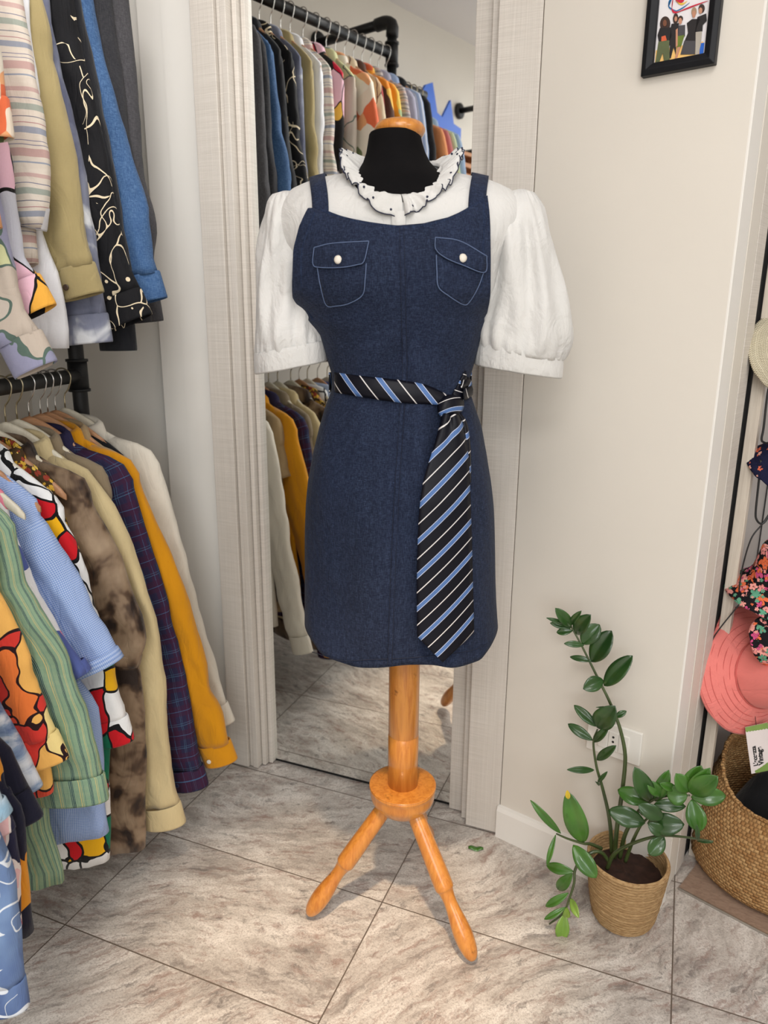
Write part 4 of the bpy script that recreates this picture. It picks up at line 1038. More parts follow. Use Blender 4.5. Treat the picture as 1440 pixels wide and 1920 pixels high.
def bring(z, w, d, cx=None):
    cx = bcx if cx is None else cx
    return [(cx+w*math.cos(2*PI*k/NT_), d*math.copysign(abs(math.sin(2*PI*k/NT_))**.9, math.sin(2*PI*k/NT_)), z) for k in range(NT_)]
for z in (1.0, 1.06, 1.12, 1.18, 1.24, 1.30):
    l, r = (interp(TL, min(z, ZUA)), interp(TR, min(z, ZUA))); w = (r-l)/2-.006
    if z > ZUA: w = max(w, interp(BW, z)-.012)
    rows.append(bring(z, w-.012*sm(1.26, 1.16, z), interp(DEP, z)-.004-.014*sm(1.26, 1.16, z), (l+r)/2))
P0 = [Vector(p) for p in bring(1.35, interp(BW, 1.35)-.006, .110)]
shw = (SR0[0]-SL0[0])/2; shc = (SR0[0]+SL0[0])/2
for i in range(14):
    t_ = i/13; r_ = []
    for k in range(NT_):
        a = 2*PI*k/NT_; ca, sa = math.cos(a), math.sin(a)   # sa<0 front
        p0 = P0[k]; side = abs(ca)**1.6
        zf = 1.415 if sa < 0 else 1.45
        p1 = Vector((shc+.272*ca, (.105 if sa < 0 else .095)*sa*.95, zf+(1.470-zf)*side))
        pn = Vector((ncx+nhw*1.0*ca, (.088 if sa < 0 else .062)*sa, nzs+(nzf-nzs)*(max(0, -sa)**1.5)+(.022*max(0, sa))))
        r_.append(p0*(1-t_)**2+p1*2*t_*(1-t_)+pn*t_*t_)
    rows.append(r_)
for r_ in rows[6:]:
    for q, p in enumerate(r_): r_[q] = (p[0], p[1]+.0015*nz(p[0]*40, p[2]*40, 2), p[2]+.001*nz(p[0]*50, p[1]*50, 6))
b = MB(); b.rows(rows, True); b.build('bodice', m_bl, blo, solid=.001, off=-1)
neckring = [Vector(p) for p in rows[-1]]
from mathutils.bvhtree import BVHTree
vv = [Vector(p) for r_ in rows for p in r_]; nn_ = NT_
ff = [(i*nn_+j, i*nn_+(j+1) % nn_, (i+1)*nn_+(j+1) % nn_, (i+1)*nn_+j) for i in range(len(rows)-1) for j in range(nn_)]
BVH = BVHTree.FromPolygons(vv, ff)
def strap(xa_, xb_, wd_, phi0, name):
    rw = []; n = 40
    for i in range(n):
        t_ = i/(n-1); ph = R_(phi0)+(R_(172)-R_(phi0))*t_; d = Vector((0, -math.cos(ph), math.sin(ph))); x = xa_+(xb_-xa_)*sm(0, .5, t_); r_ = []
        for q in range(5):
            o_ = Vector((x+(q/4-.5)*wd_, 0, 1.385)); h, nr_, _, _ = BVH.ray_cast(o_, d)
            if h is None: h = o_+d*.07
            r_.append(h+d*.004)
        rw.append(r_)
    bq = MB(); bq.rows(rw, False); return bq.build(name, m_den, dress, solid=.0032)
strap(ml(603, 392, -.07)[0], ml(596, 345, -.0)[0], .026, 14, 'strap')
strap(ml(893, 382, -.07)[0], ml(900, 340, -.0)[0], .027, 18, 'strap')
# collar band
rw = []
for dz, sc in [(-.004, 1.02), (0.004, 1.0), (.009, .985), (.0095, .965), (.004, .96)]:
    rw.append([((p.x-ncx)*sc+ncx, p.y*sc, p.z+dz) for p in neckring])
b = MB(); b.rows(rw, True); b.build('collar_band', m_bl, blo)
# ruffle
NR_ = 560; rw = []; edge = []
def ringpt(a):
    f = a/(2*PI)*NT_; k = int(f) % NT_; u = f-int(f); return neckring[k].lerp(neckring[(k+1) % NT_], u)
LV = 7
G = [[] for _ in range(LV)]
bez = rows[6:]
def surf_pt(a, dist):
    """a point of the bodice at angle a, 'dist' metres outside the neck opening, and the outward normal"""
    f = (a/(2*PI)*NT_) % NT_; k = int(f); u = f-k
    L_ = [Vector(r_[k]).lerp(Vector(r_[(k+1) % NT_]), u) for r_ in bez][::-1]
    acc = 0
    for p, q in zip(L_, L_[1:]):
        l_ = (q-p).length
        if acc+l_ >= dist:
            pt = p.lerp(q, (dist-acc)/l_); tg_ = (q-p).normalized(); break
        acc += l_
    tan = Vector((-math.sin(a), math.cos(a), 0)); nr_ = tg_.cross(tan).normalized()
    if nr_.dot(Vector((math.cos(a)*.5, math.sin(a), .8))) < 0: nr_ = -nr_
    return pt, nr_, tan
for k in range(NR_):
    a = (2*PI*k/NR_+3*PI/2+.03) % (2*PI); sa, ca = math.sin(a), math.cos(a)
    ph = a*27+1.8*math.sin(a*5)+1.2*math.sin(a*13)
    lift = .012+.020*sm(.25, -.55, -(-sa) if False else sa*-1)*0
    side = 1-max(0, -sa)**1.2
    wd_ = .033+.002*math.sin(a*7+1)+.004*side
    for j in range(LV):
        v = j/(LV-1); sc_ = .0022*abs(math.sin(ph*1.5+.6)) if v > .9 else 0
        pt, nr_, tan = surf_pt(a, v*(wd_*(1-.25*side))+sc_)
        up_ = .0035+.004*v+(.024*side)*v**1.1
        G[j].append(pt+nr_*(up_+.0062*v**1.1*(math.sin(ph)+.4*math.sin(ph*2.3+1)))+tan*(.0030*v*math.cos(ph)))
    edge.append(G[LV-1][-1].copy())
b = MB(); b.rows(G, False); ruf = b.build('ruffle', m_bl, blo, solid=.0009)
m_nthr = plain('navy_embroidery', srgb(34, 38, 62), .7)
b = MB(); b.tube(edge, .00095, 6); b.build('embroidered_edge', m_nthr, ruf)
for k in range(8, NR_, 17):
    p = G[LV-2][k].lerp(G[LV-3][k], .3); a = Vector(G[LV-1][k])-Vector(G[0][k])
    tn_ = (Vector(G[3][min(k+1, NR_-1)])-Vector(G[3][k-1])); nrm = a.cross(tn_).normalized()
    if nrm.y > 0: nrm = -nrm
    b = MB(); b.tube([p+nrm*.0003, p+nrm*.0012], .0019, 10); b.build('embroidered_dot', m_nthr, ruf)
# placket
rw = []
for i in range(14):
    t_ = i/13; z = nzf-.024+(1.365-nzf+.024)*t_; h_, n__, _a, _b = BVH.ray_cast(Vector((ml(750, 400)[0], -.4, z)), Vector((0, 1, 0))); yy = (h_.y if h_ else -.1)-.003
    rw.append([(ml(737, 400)[0], yy+.001, z), (ml(738, 400)[0], yy-.0012, z), (ml(761, 400)[0], yy-.0012, z), (ml(762, 400)[0], yy+.001, z)])
b = MB(); b.rows(rw, False); b.build('placket', m_bl, blo)
# puff sleeves
def puff(rowsd, cuffd, ph0, sgn):
    NS = 80; rw = []; nr = 46
    tab = [(r[0], r[1], r[2]) for r in rowsd]
    Y = [r[0] for r in tab]
    y0, y1 = Y[0], Y[-1]
    for i in range(nr):
        t_ = i/(nr-1); y = y0+(y1-y0)*t_
        l = float(np.interp(y, Y, [r[1] for r in tab])); r = float(np.interp(y, Y, [r[2] for r in tab]))
        a, z = ml(l, y); c_, z2 = ml(r, y); cx = (a+c_)/2; w = (c_-a)/2; z = (z+z2)/2
        d = min(w*.92, .075)
        gat = sm(0, .03, t_)*max(0, 1-t_/.22)**1.2*.0030+max(0, (t_-.76)/.21)**1.4*.0042*sm(1.0, .965, t_)
        ring = []
        for k in range(NS):
            an = 2*PI*k/NS; ca, sa = math.cos(an), math.sin(an)
            g = gat*math.sin(an*24+1.5*math.sin(an*5+ph0))
            fo = sm(1.0, .86, t_)*.013*nz(math.cos(an)*2+ph0, math.sin(an)*2, z*7)*sm(.05, .3, t_)+sm(1.0, .86, t_)*.008*nz(math.cos(an)*3.4+ph0, math.sin(an)*3.4, z*9)*sm(.02, .2, t_)
            rr = 1+0*g
            x = cx+(w+(g+fo)*.7)*ca; yv = (d+g+fo*1.6)*sa
            # tilt the lower rows up towards the body
            tl = sm(.6, 1, t_); zz = z+tl*cuffd['tilt']*(-sgn*ca)*.5
            ring.append((x, yv, zz))
        rw.append(ring)
    bq = MB(); bq.rows(rw, True, cap0=True); sv = bq.build('sleeve', m_bl, blo, solid=.0008)
    last = rw[-1]; cxs = [p[0] for p in last]; cx = (min(cxs)+max(cxs))/2; w = cuffd['w']; cx = cuffd['cx']
    rr = []
    hC = cuffd['h']
    for dz, sc in [(0.003, .985), (0, 1.0), (-.004, 1.015), (-hC*.5, 1.015), (-hC+.003, 1.015), (-hC, 1.0), (-hC+.002, .985), (-hC*.5, .98)]:
        ring = []
        for k in range(NS):
            an = 2*PI*k/NS; ca, sa = math.cos(an), math.sin(an)
            ww = w*sc+.002*nz(an*2, dz*40, ph0)
            ring.append((cx+ww*ca, (cuffd['d']*sc+.002*nz(an*3, 1, ph0))*sa, cuffd['z']+dz+cuffd['tilt']*(-sgn*ca)*.5))
        rr.append(ring)
    bq = MB(); bq.rows(rr, True); cf = bq.build('cuff', m_bl, blo, solid=.0006)
    return sv
cl, czl = ml(478, 662); cr_, _ = ml(612, 662)
puff([(359, 530, 546), (360.5, 522, 556), (366, 512, 566), (376, 504, 580), (395, 497, 590), (420, 492, 596), (460, 488, 602), (520, 483, 606), (580, 479, 611), (620, 477, 614), (645, 478, 613), (658, 480, 611), (668, 484, 606)],
     dict(cx=(cl+cr_)/2, w=(cr_-cl)/2, d=.062, z=ml(478, 652)[1], h=.034, tilt=.024), 0.0, -1)
cl, _ = ml(891, 662); cr_, _ = ml(1055, 662)
puff([(355.5, 970, 984), (357.5, 960, 992), (362, 948, 1000), (372, 938, 1008), (390, 925, 1019), (420, 915, 1028), (460, 908, 1040), (520, 902, 1052), (575, 898, 1062), (615, 893, 1065), (640, 891, 1063), (655, 892, 1060), (666, 896, 1054)],
     dict(cx=(cl+cr_)/2, w=(cr_-cl)/2, d=.068, z=ml(1055, 658)[1], h=.036, tilt=.022), 2.3, 1)

# ---- necktie belt
def tie_mat():
    t = NT('striped_silk', .45, .22); uv = t.co('UV'); s = t.sep(uv)
    f = t.math('FRACT', s[0])
    c = srgb(10, 11, 22); grain = t.noise(t.co(), 700, 2)
    blue = t.mix(grain, srgb(58, 88, 140), srgb(96, 130, 184))
    def band(a, b_): return t.math('MULTIPLY', t.math('GREATER_THAN', f, a), t.math('LESS_THAN', f, b_))
    c = t.mix(band(.10, .27), c, blue); c = t.mix(band(.09, .112), c, srgb(190, 196, 214)); c = t.mix(band(.258, .28), c, srgb(190, 196, 214))
    c = t.mix(band(.66, .70), c, srgb(214, 210, 208)); t.col(c)
    t.bump(grain, .1, .0005); return t.m
m_tie = tie_mat()
tie = thing('necktie_belt', 'navy necktie with blue and white stripes knotted as a belt around the dress', 'necktie', (MP[0], MP[1], 0), MA)
PER = .060
def ribbon(rw, phase, name, th=.0022, sub=0):
    """rw: rows of Vectors"""
    bq = MB(); n = len(rw[0])
    bq.rows(rw, False, uvf=lambda i, j: (phase(i, j, rw[i][j]), 0)); return bq.build(name, m_tie, tie, uv=True, solid=th, off=-1)
def tfront(px, py, o):
    yo = -.1
    for _ in range(4):
        a, z = ml(px, py, yo); yo = front_y(a, z)-off-o-.007*sm(1.12, 1.07, z)
    return Vector((a, yo, z))
upE = [(625, 698), (640, 700), (680, 705), (720, 709), (760, 714), (800, 722), (835, 738), (850, 748)]
loE = [(627, 736), (640, 738), (680, 745), (720, 751), (760, 756), (800, 758), (830, 760), (845, 764)]
n = 60; A = crom([(x, y, 0) for x, y in upE], n); B_ = crom([(x, y, 0) for x, y in loE], n)
rw = []; arc = 0
for i in range(n):
    rr = []
    for j in range(7):
        v = j/6; q = A[i].lerp(B_[i], v); p = tfront(q.x, q.y, .0055+.0045*math.sin(PI*v)); rr.append(p)
    rw.append(rr)
ribbon(rw, lambda i, j, p: (p.x-.0+(p.z-1.12)*.82)/PER+.62, 'waist_band')
# round the back
l0 = rw[0]; rw2 = []
xr = interp(TR, 1.135)+.008; xlft = interp(TL, 1.12)-.007
for i in range(40):
    t_ = i/39; an = PI*(1-t_); cx = (xr+xlft)/2; w = (xr-xlft)/2
    rr = []
    for j in range(5):
        v = j/4; z0 = (ml(627, 699)[1]*(1-v)+ml(627, 736)[1]*v)*(1-t_)+(ml(873, 698)[1]*(1-v)+ml(873, 722)[1]*v)*t_
        rr.append(Vector((cx+w*math.cos(an), .098*math.sin(an)-.002, z0)))
    rw2.append(rr)
ribbon(rw2, lambda i, j, p: i/39*7+(p.z*14), 'back_band')
# right end running up to the side
A = crom([(848, 738, 0), (858, 722, 0), (866, 708, 0), (871, 699, 0), (874, 696, 0)], 16); B_ = crom([(868, 756, 0), (872, 744, 0), (876, 732, 0), (877, 724, 0), (877, 720, 0)], 16)
rw = [[tfront(*(A[i].lerp(B_[i], j/5))[:2], .008+.005*math.sin(PI*j/5)) for j in range(6)] for i in range(16)]
ribbon(rw, lambda i, j, p: (p.x*.4+p.z*1.1)/.034+.2, 'side_band')
# small loop end beside the knot
lp_ = [tfront(866, 722, .018), tfront(874, 718, .020)+Vector((.004, .01, 0)), tfront(876, 730, .012)+Vector((.010, .014, 0)), tfront(874, 738, .018), tfront(868, 740, .018)]
L = crom(lp_, 16); rw = [[p+Vector((0, .004*math.cos(q*1.3), (q-2)*-.0045)) for q in range(5)] for p in L]
ribbon(rw, lambda i, j, p: i*.09+j*.05+.55, 'loop')
# knot: a wrapped pad
kc = tfront(850, 762, .016); rw = []
kn = [((826, 752), (858, 741)), ((822, 762), (868, 752)), ((821, 772), (870, 764)), ((824, 780), (866, 777))]
AL = crom([(830, 749, 0), (824, 755, 0), (822, 764, 0), (823, 774, 0), (829, 782, 0)], 18); AR = crom([(850, 743, 0), (864, 747, 0), (868, 755, 0), (867, 766, 0), (858, 779, 0)], 18)
for i in range(18):
    t_ = i/17; rr = []
    for j in range(13):
        v = j/12; q = AL[i].lerp(AR[i], v); bul = math.sin(PI*v)**.6*(.5+.5*math.sin(PI*t_))
        rr.append(tfront(q.x, q.y+(-4*math.sin(PI*v)), .006+.017*bul))
    rw.append(rr)
bq = MB(); bq.rows(rw, False, uvf=lambda i, j: ((1-i/17)*1.02+.02-.10*(j/12), 0)); bq.build('knot', m_tie, tie, uv=True, solid=.002, off=-1)
# wide blade
LB = [(833, 776), (826, 800), (817, 828), (804, 866), (793, 905), (786, 960), (783, 1020), (781.5, 1100), (782, 1192)]
RB = [(858, 778), (866, 796), (871, 822), (877, 862), (879, 905), (881, 960), (883, 1020), (885, 1100), (887, 1185)]
n = 90; A = crom([(x, y, 0) for x, y in LB], n); B_ = crom([(x, y, 0) for x, y in RB], n); rw = []
for i in range(n):
    t_ = i/(n-1); rr = []
    for j in range(13):
        v = j/12; q = A[i].lerp(B_[i], v)
        fold = (1-sm(.0, .42, t_))*(.011*math.sin(PI*v)+.006*math.sin(v*PI*3+.6))
        rr.append(tfront(q.x, q.y, .009+fold+.0025*math.sin(PI*v)+.004*math.sin(t_*5)*sm(.3, 1, t_)))
    rw.append(rr)
tip = tfront(829, 1240, .010)
last = rw[-1]
for e in range(1, 11):
    u = e/10; rw.append([p.lerp(tip, u) for p in last])
ribbon(rw, lambda i, j, p: (p.z*1.0-p.x*1.0)/.0615+.165, 'wide_blade', .003)
# narrow blade showing behind on the right
A = crom([(858, 776, 0), (868, 792, 0), (872, 830, 0), (874, 870, 0), (876, 900, 0)], 30); B_ = crom([(862, 775, 0), (872, 790, 0), (878, 815, 0), (881, 860, 0), (881, 905, 0)], 30)
rw = [[tfront(*(A[i].lerp(B_[i], j/4))[:2], .005+.004*math.sin(PI*j/4)) for j in range(5)] for i in range(30)]
ribbon(rw, lambda i, j, p: (p.z*1.0-p.x*.9)/.0615+.5, 'narrow_blade')

# ------------------------------------------------------------------ plant in a jute pot
PP = at_z(1157, 1690)[:2]; PP = np.array([-.004, 1.405])
pa_ = math.atan2(-PP[0], PP[1])
px3 = np.array([math.cos(pa_), math.sin(pa_), 0]); py3 = np.array([-math.sin(pa_), math.cos(pa_), 0])
def pl(px, py, yo=0.0):
    q = on_plane(px, py, (PP[0]+py3[0]*yo, PP[1]+py3[1]*yo, 0), py3); d = q-np.array([PP[0], PP[1], 0])
    return Vector((float(d@px3), yo, float(q[2])))
def cp(cx, cy): return (980+cx/2.909, 1120+cy/2.909)
def jute():
    t = NT('coiled_jute', .9, .15); o = t.co(); s = t.sep(o)
    w = t.math('SINE', t.math('MULTIPLY', s[2], 900))
    n1 = t.noise(t.map(o, (30, 30, 220)), 3, 4, .7, .3); n2 = t.noise(o, 12, 3)
    t.col(t.mix(t.math('MULTIPLY', n2, .4), t.ramp(n1, [(.28, srgb(132, 98, 62)), (.5, srgb(196, 160, 114)), (.75, srgb(228, 196, 150))]), srgb(176, 140, 98)))
    t.bump(t.math('ADD', t.math('MULTIPLY', w, .4), t.math('MULTIPLY', n1, 2.0)), .8, .003); return t.m
pot = thing('potted_plant', 'glossy green leafy plant in a coiled jute pot by the angled wall', 'potted plant', (PP[0], PP[1], 0), pa_)
PH = .150; rr = []
prof = [(.045, .001), (.056, .003), (.064, .014), (.071, .045), (.077, .09), (.081, .13), (.083, PH), (.080, PH+.003), (.077, PH), (.074, .12), (.070, .10)]
rows = []
for i, p in enumerate(crom([(a, c, 0) for a, c in prof], 90)):
    ring = []
    for k in range(72):
        a = 2*PI*k/72; r = p.x+.0014*math.sin(p.y*900+a)+.0016*nz(math.cos(a)*3, math.sin(a)*3, p.y*12)
        ring.append((r*math.cos(a), r*math.sin(a), p.y+.003*nz(math.cos(a), math.sin(a), 2)*(p.y/PH)))
    rows.append(ring)
b = MB(); b.rows(rows, True, cap0=True); b.build('pot', jute(), pot)
b = MB(); rows = []
for i in range(12):
    r = .074*i/11+.0005; rows.append([(r*math.cos(2*PI*k/40), r*math.sin(2*PI*k/40), .112+.006*nz(r*60*math.cos(2*PI*k/40), r*60*math.sin(2*PI*k/40), 1)) for k in range(40)])
b.rows(rows, True); b.build('soil', plain('potting_soil', srgb(58, 36, 26), .95, var=.5, vs=60, bump=.9, bs=120), pot)
def leaf_mat(name, c1, c2):
    t = NT(name, .28, .5); o = t.co()
    t.col(t.ramp(t.noise(o, 14, 3), [(.3, c1), (.7, c2)])); t.b.inputs['Coat Weight'].default_value = .25
    t.bump(t.noise(t.map(o, (1, 1, 1)), 60, 2), .1, .001); return t.m
m_lfd = leaf_mat('dark_leaf', srgb(30, 58, 24), srgb(52, 88, 38)); m_lfm = leaf_mat('mid_leaf', srgb(44, 88, 26), srgb(74, 122, 42)); m_lfl = leaf_mat('light_leaf', srgb(96, 138, 46), srgb(140, 172, 76))
m_stem = leaf_mat('stem_green', srgb(48, 62, 30), srgb(74, 88, 48)); m_yel = leaf_mat('yellow_leaf_tip', srgb(214, 180, 40), srgb(190, 170, 50))
def leaf(bm, base, tip, w, yo, y1, seed, cup=.16, fold=.22):
    b0 = pl(*cp(*base), yo); t0 = pl(*cp(*tip), y1); ax = t0-b0; L = ax.length; wm = w/2.909/905
    view = Vector((0, -1, .62)).normalized(); sd = ax.normalized().cross(view).normalized(); nn = sd.cross(ax.normalized()).normalized()
    if nn.y > 0: nn = -nn
    rng = random.Random(seed); tw = rng.uniform(-.35, .35)
    rows = []; N = 15
    for i in range(N):
        t_ = i/(N-1)
        ww = wm*.5*(math.sin(PI*min(1, t_**1.08))**.62) if 0 < t_ < 1 else .0006
        c_ = b0+ax*t_+nn*(cup*L*math.sin(PI*t_)*.55)
        sdr = (sd*math.cos(tw)+nn*math.sin(tw))
        rows.append([c_+sdr*(ww*v)+nn*(abs(v)*ww*fold*1.2-.0) - nn*(.0008 if v == 0 else 0) for v in (-1, -.6, -.25, 0, .25, .6, 1)])
    bm.rows(rows, False)
def frond(stem_pts, leaves, mat, yos, r0=.0052, r1=.0018, smat=None, nm='stem'):
    n = len(stem_pts); P = [pl(*cp(x, y), yos[0]+(yos[1]-yos[0])*i/(n-1)) for i, (x, y) in enumerate(stem_pts)]
    Q = crom(P, 40); bq = MB(); bq.tube(Q, [r0+(r1-r0)*(i/39) for i in range(40)], 10); st = bq.build(nm, smat or m_stem, pot)
    groups = {}
    for i, lf in enumerate(leaves):
        base, tip, w = lf[:3]; m_ = lf[3] if len(lf) > 3 else mat
        # depth of the nearest stem point
        bp = Vector((*cp(*base), 0)); best = min(range(n), key=lambda k: (Vector((*cp(*stem_pts[k]), 0))-bp).length)
        yo = yos[0]+(yos[1]-yos[0])*best/(n-1)
        rng = random.Random(i*7+len(leaves)); groups.setdefault(m_.name, (m_, MB()))
        leaf(groups[m_.name][1], base, tip, w, yo, yo+rng.uniform(-.035, .012), i+n)
    for m_, bm in groups.values(): bm.build('leaves', m_, st, solid=.0007)
    return st
frond([(500, 1420), (515, 1250), (540, 1080), (558, 920), (556, 830), (535, 730), (510, 655), (470, 560), (430, 480), (375, 370), (320, 260), (265, 160)],
      [((265, 160), (178, 58), 62), ((262, 150), (320, 74), 36), ((262, 162), (130, 112), 30), ((262, 168), (150, 140), 40), ((272, 182), (185, 192), 44), ((288, 196), (372, 95), 84), ((325, 255), (420, 148), 100), ((335, 262), (226, 252), 36), ((375, 352), (486, 182), 118), ((380, 348), (258, 325), 36), ((443, 482), (600, 318), 100), ((440, 452), (330, 500), 82), ((480, 600), (400, 600), 10), ((505, 655), (566, 620), 34)], m_lfd, (.0, .03))
frond([(488, 1400), (478, 1250), (462, 1150), (430, 1020), (402, 920), (386, 790), (408, 720)],
      [((408, 712), (505, 592), 118), ((405, 705), (280, 588), 56), ((382, 780), (247, 690), 56), ((390, 790), (470, 705), 44), ((405, 887), (510, 808), 50), ((390, 942), (242, 940), 38), ((410, 1010), (462, 950), 24), ((420, 1020), (398, 1005), 14)], m_lfd, (.01, .02), .0048)
frond([(530, 1420), (560, 1290), (630, 1170), (700, 1110), (760, 1088), (830, 1080), (912, 1080)],
      [((700, 1112), (610, 925), 100, m_lfd), ((690, 1118), (518, 1050), 92), ((722, 1112), (798, 942), 72), ((760, 1085), (680, 1000), 66), ((905, 1062), (835, 960), 90), ((905, 1062), (975, 918), 104), ((912, 1066), (1065, 975), 108), ((918, 1090), (1108, 1082), 96), ((900, 1082), (785, 1075), 110), ((922, 1102), (962, 1278), 100), ((890, 1140), (715, 1130), 66, m_lfd), ((910, 1060), (1022, 930), 74), ((830, 1045), (748, 1015), 46)], m_lfm, (.0, -.03), .0046)
frond([(560, 1440), (600, 1330), (640, 1250), (670, 1215), (700, 1195)],
      [((668, 1232), (468, 1160), 104), ((765, 1208), (630, 1128), 84), ((680, 1232), (882, 1238), 112), ((672, 1190), (640, 1140), 40), ((772, 1290), (683, 1232), 66)], m_lfd, (-.01, -.05), .004)
frond([(460, 1480), (500, 1400), (600, 1342), (740, 1302), (870, 1306), (1040, 1332)],
      [((772, 1305), (690, 1405), 84), ((955, 1325), (950, 1240), 24), ((950, 1328), (1035, 1338), 14)], m_lfd, (-.02, -.06), .0045)
frond([(470, 1440), (430, 1392), (380, 1390), (320, 1430), (285, 1490), (280, 1560), (252, 1650), (222, 1722), (145, 1782)],
      [((275, 1350), (402, 1530), 100, m_lfm), ((277, 1495), (130, 1462), 60), ((272, 1505), (190, 1592), 64), ((250, 1612), (125, 1686), 44), ((236, 1690), (118, 1756), 34), ((262, 1642), (306, 1748), 46, m_lfl), ((228, 1725), (212, 1872), 76, m_lfl), ((240, 1690), (236, 1748), 40, m_lfl)], m_lfm, (-.02, -.10), .0042)
frond([(430, 1370), (370, 1345), (330, 1342), (250, 1318), (185, 1290)],
      [((330, 1338), (245, 1056), 122, m_lfm), ((208, 1288), (42, 1106), 46), ((180, 1295), (132, 1462), 30), ((250, 1250), (240, 1180), 20)], m_lfm, (-.01, -.07), .004)
b = MB(); q0 = pl(*cp(238, 1085), -.052); leaf(b, (250, 1100), (243, 1052), 26, -.078, -.08, 3); b.build('yellowed_tip', m_yel, pot)
# fallen leaf on the floor
fl0 = at_z(892, 1592); fl = thing('fallen_leaf', 'small green leaf lying on the floor beside the mannequin', 'leaf', (fl0[0], fl0[1], 0), R_(14))
rows = []
for i in range(12):
    t_ = i/11; ww = .0085*math.sin(PI*(t_*.86+.08))**.6; rows.append([(-.018+.036*t_, ww*v, .002+.003*(1-v*v)+.002*math.sin(t_*9)) for v in (-1, -.5, 0, .5, 1)])
b = MB(); b.rows(rows, False); b.build('blade', m_lfm, fl, solid=.001)

# ------------------------------------------------------------------ woven basket
def seagrass():
    t = NT('woven_seagrass', .8, .25); o = t.co(); s = t.sep(o)
    ang = t.math('ARCTAN2', s[1], s[0])
    u = t.math('MULTIPLY', ang, 54/ (2*PI)*2.0); v = t.math('MULTIPLY', s[2], 135)
    row = t.math('FLOOR', v); uu = t.math('ADD', u, t.math('MULTIPLY', row, .5))
    fu = t.math('FRACT', uu); fv = t.math('FRACT', v)
    hu = t.math('SINE', t.math('MULTIPLY', fu, PI)); hv = t.math('SINE', t.math('MULTIPLY', fv, PI))
    h = t.math('MULTIPLY', t.math('POWER', hu, .5), t.math('POWER', hv, .5))
    wn_ = t.n('TexWhiteNoise', dict(noise_dimensions='2D'), Vector=t.comb(t.math('FLOOR', uu), row, 0.0)).outputs['Value']
    fib = t.noise(t.map(o, (6, 6, 40)), 12, 3, .6)
    c = t.mix(wn_, srgb(168, 124, 76), srgb(204, 164, 112)); c = t.mix(t.math('MULTIPLY', fib, .45), c, srgb(128, 86, 50))
    t.col(c); t.bump(t.math('ADD', h, t.math('MULTIPLY', fib, .4)), 1.0, .004)
    return t.m
m_sea = seagrass()
BC = (.322, 1.690)
bs = thing('seagrass_basket', 'large round woven seagrass basket with rope handles on the floor at right', 'basket', (BC[0], BC[1], .004), R_(12))
prof = [(.10, .0), (.165, .002), (.186, .012), (.192, .035), (.190, .08), (.184, .13), (.176, .17), (.166, .21), (.154, .25), (.146, .28)]
rows = []
P = crom([(a, c, 0) for a, c in prof], 60)
for i, p in enumerate(P):
    ring = []
    for k in range(96):
        a = 2*PI*k/96; t_ = i/59
        # folded-in rim: the near left side slumps lower
        lo_ = 1-.27*sm(.35, 1, t_)*max(0, math.cos(a-R_(232)))**1.2*1.0
        r = p.x*(1+.03*nz(math.cos(a), math.sin(a), p.y*3))+.0015*math.sin(a*34)*math.sin(p.y*95*PI)
        ring.append((r*math.cos(a), r*math.sin(a)*.97, p.y*lo_))
    rows.append(ring)
rim = rows[-1]
b = MB(); b.rows(rows, True, cap0=True); b.build('basket_body', m_sea, bs, solid=.006, off=-1)
b = MB(); b.tube([Vector(p) for p in rim]+[Vector(rim[0])], .0045, 8); b.build('rim', m_sea, bs)
m_rope = plain('twisted_rope', srgb(196, 152, 98), .85, var=.3, vs=90, bump=.8, bs=260)
for ac, nm in ((R_(262), 'handle'), (R_(60), 'handle')):
    pk = min(range(96), key=lambda k: abs((2*PI*k/96)-(ac % (2*PI)))); p = Vector(rim[pk]); tdir = Vector((-math.sin(ac), math.cos(ac), 0)); od = Vector((math.cos(ac), math.sin(ac), 0))
    path = crom([p-tdir*.035+od*.004+Vector((0, 0, -.03)), p-tdir*.028+od*.012+Vector((0, 0, .015)), p+od*.014+Vector((0, 0, .032)), p+tdir*.028+od*.012+Vector((0, 0, .01)), p+tdir*.035+od*.006+Vector((0, 0, -.035))], 40)
    b = MB()
    for ph in (0, PI):
        b.tube([q+od*(.0045*math.cos(i*.55+ph))+Vector((0, 0, .0045*math.sin(i*.55+ph))) for i, q in enumerate(path)], .005, 8)
    b.build(nm, m_rope, bs)
bk = thing('black_bag', 'black cloth bag stuffed inside the seagrass basket', 'bag', (BC[0], BC[1], .01), R_(12))
rows = []
for i in range(22):
    t_ = i/21; z = .02+.205*t_; r = .140*(1-.25*t_)*(math.cos(t_*PI/2*.98))**.22
    rows.append([(r*math.cos(2*PI*k/48)*(1+.10*nz(math.cos(2*PI*k/48)*2, math.sin(2*PI*k/48)*2, t_*3)), r*math.sin(2*PI*k/48)*(1+.08*nz(k*.3, t_*3, 3)), z-.05*sm(.3, 1, t_)*max(0, math.cos(2*PI*k/48-R_(232)))) for k in range(48)])
b = MB(); b.rows(rows, True, cap0=True, cap1=True); b.build('bag_body', cloth('black_felt', srgb(14, 14, 17), slub=.05), bk)
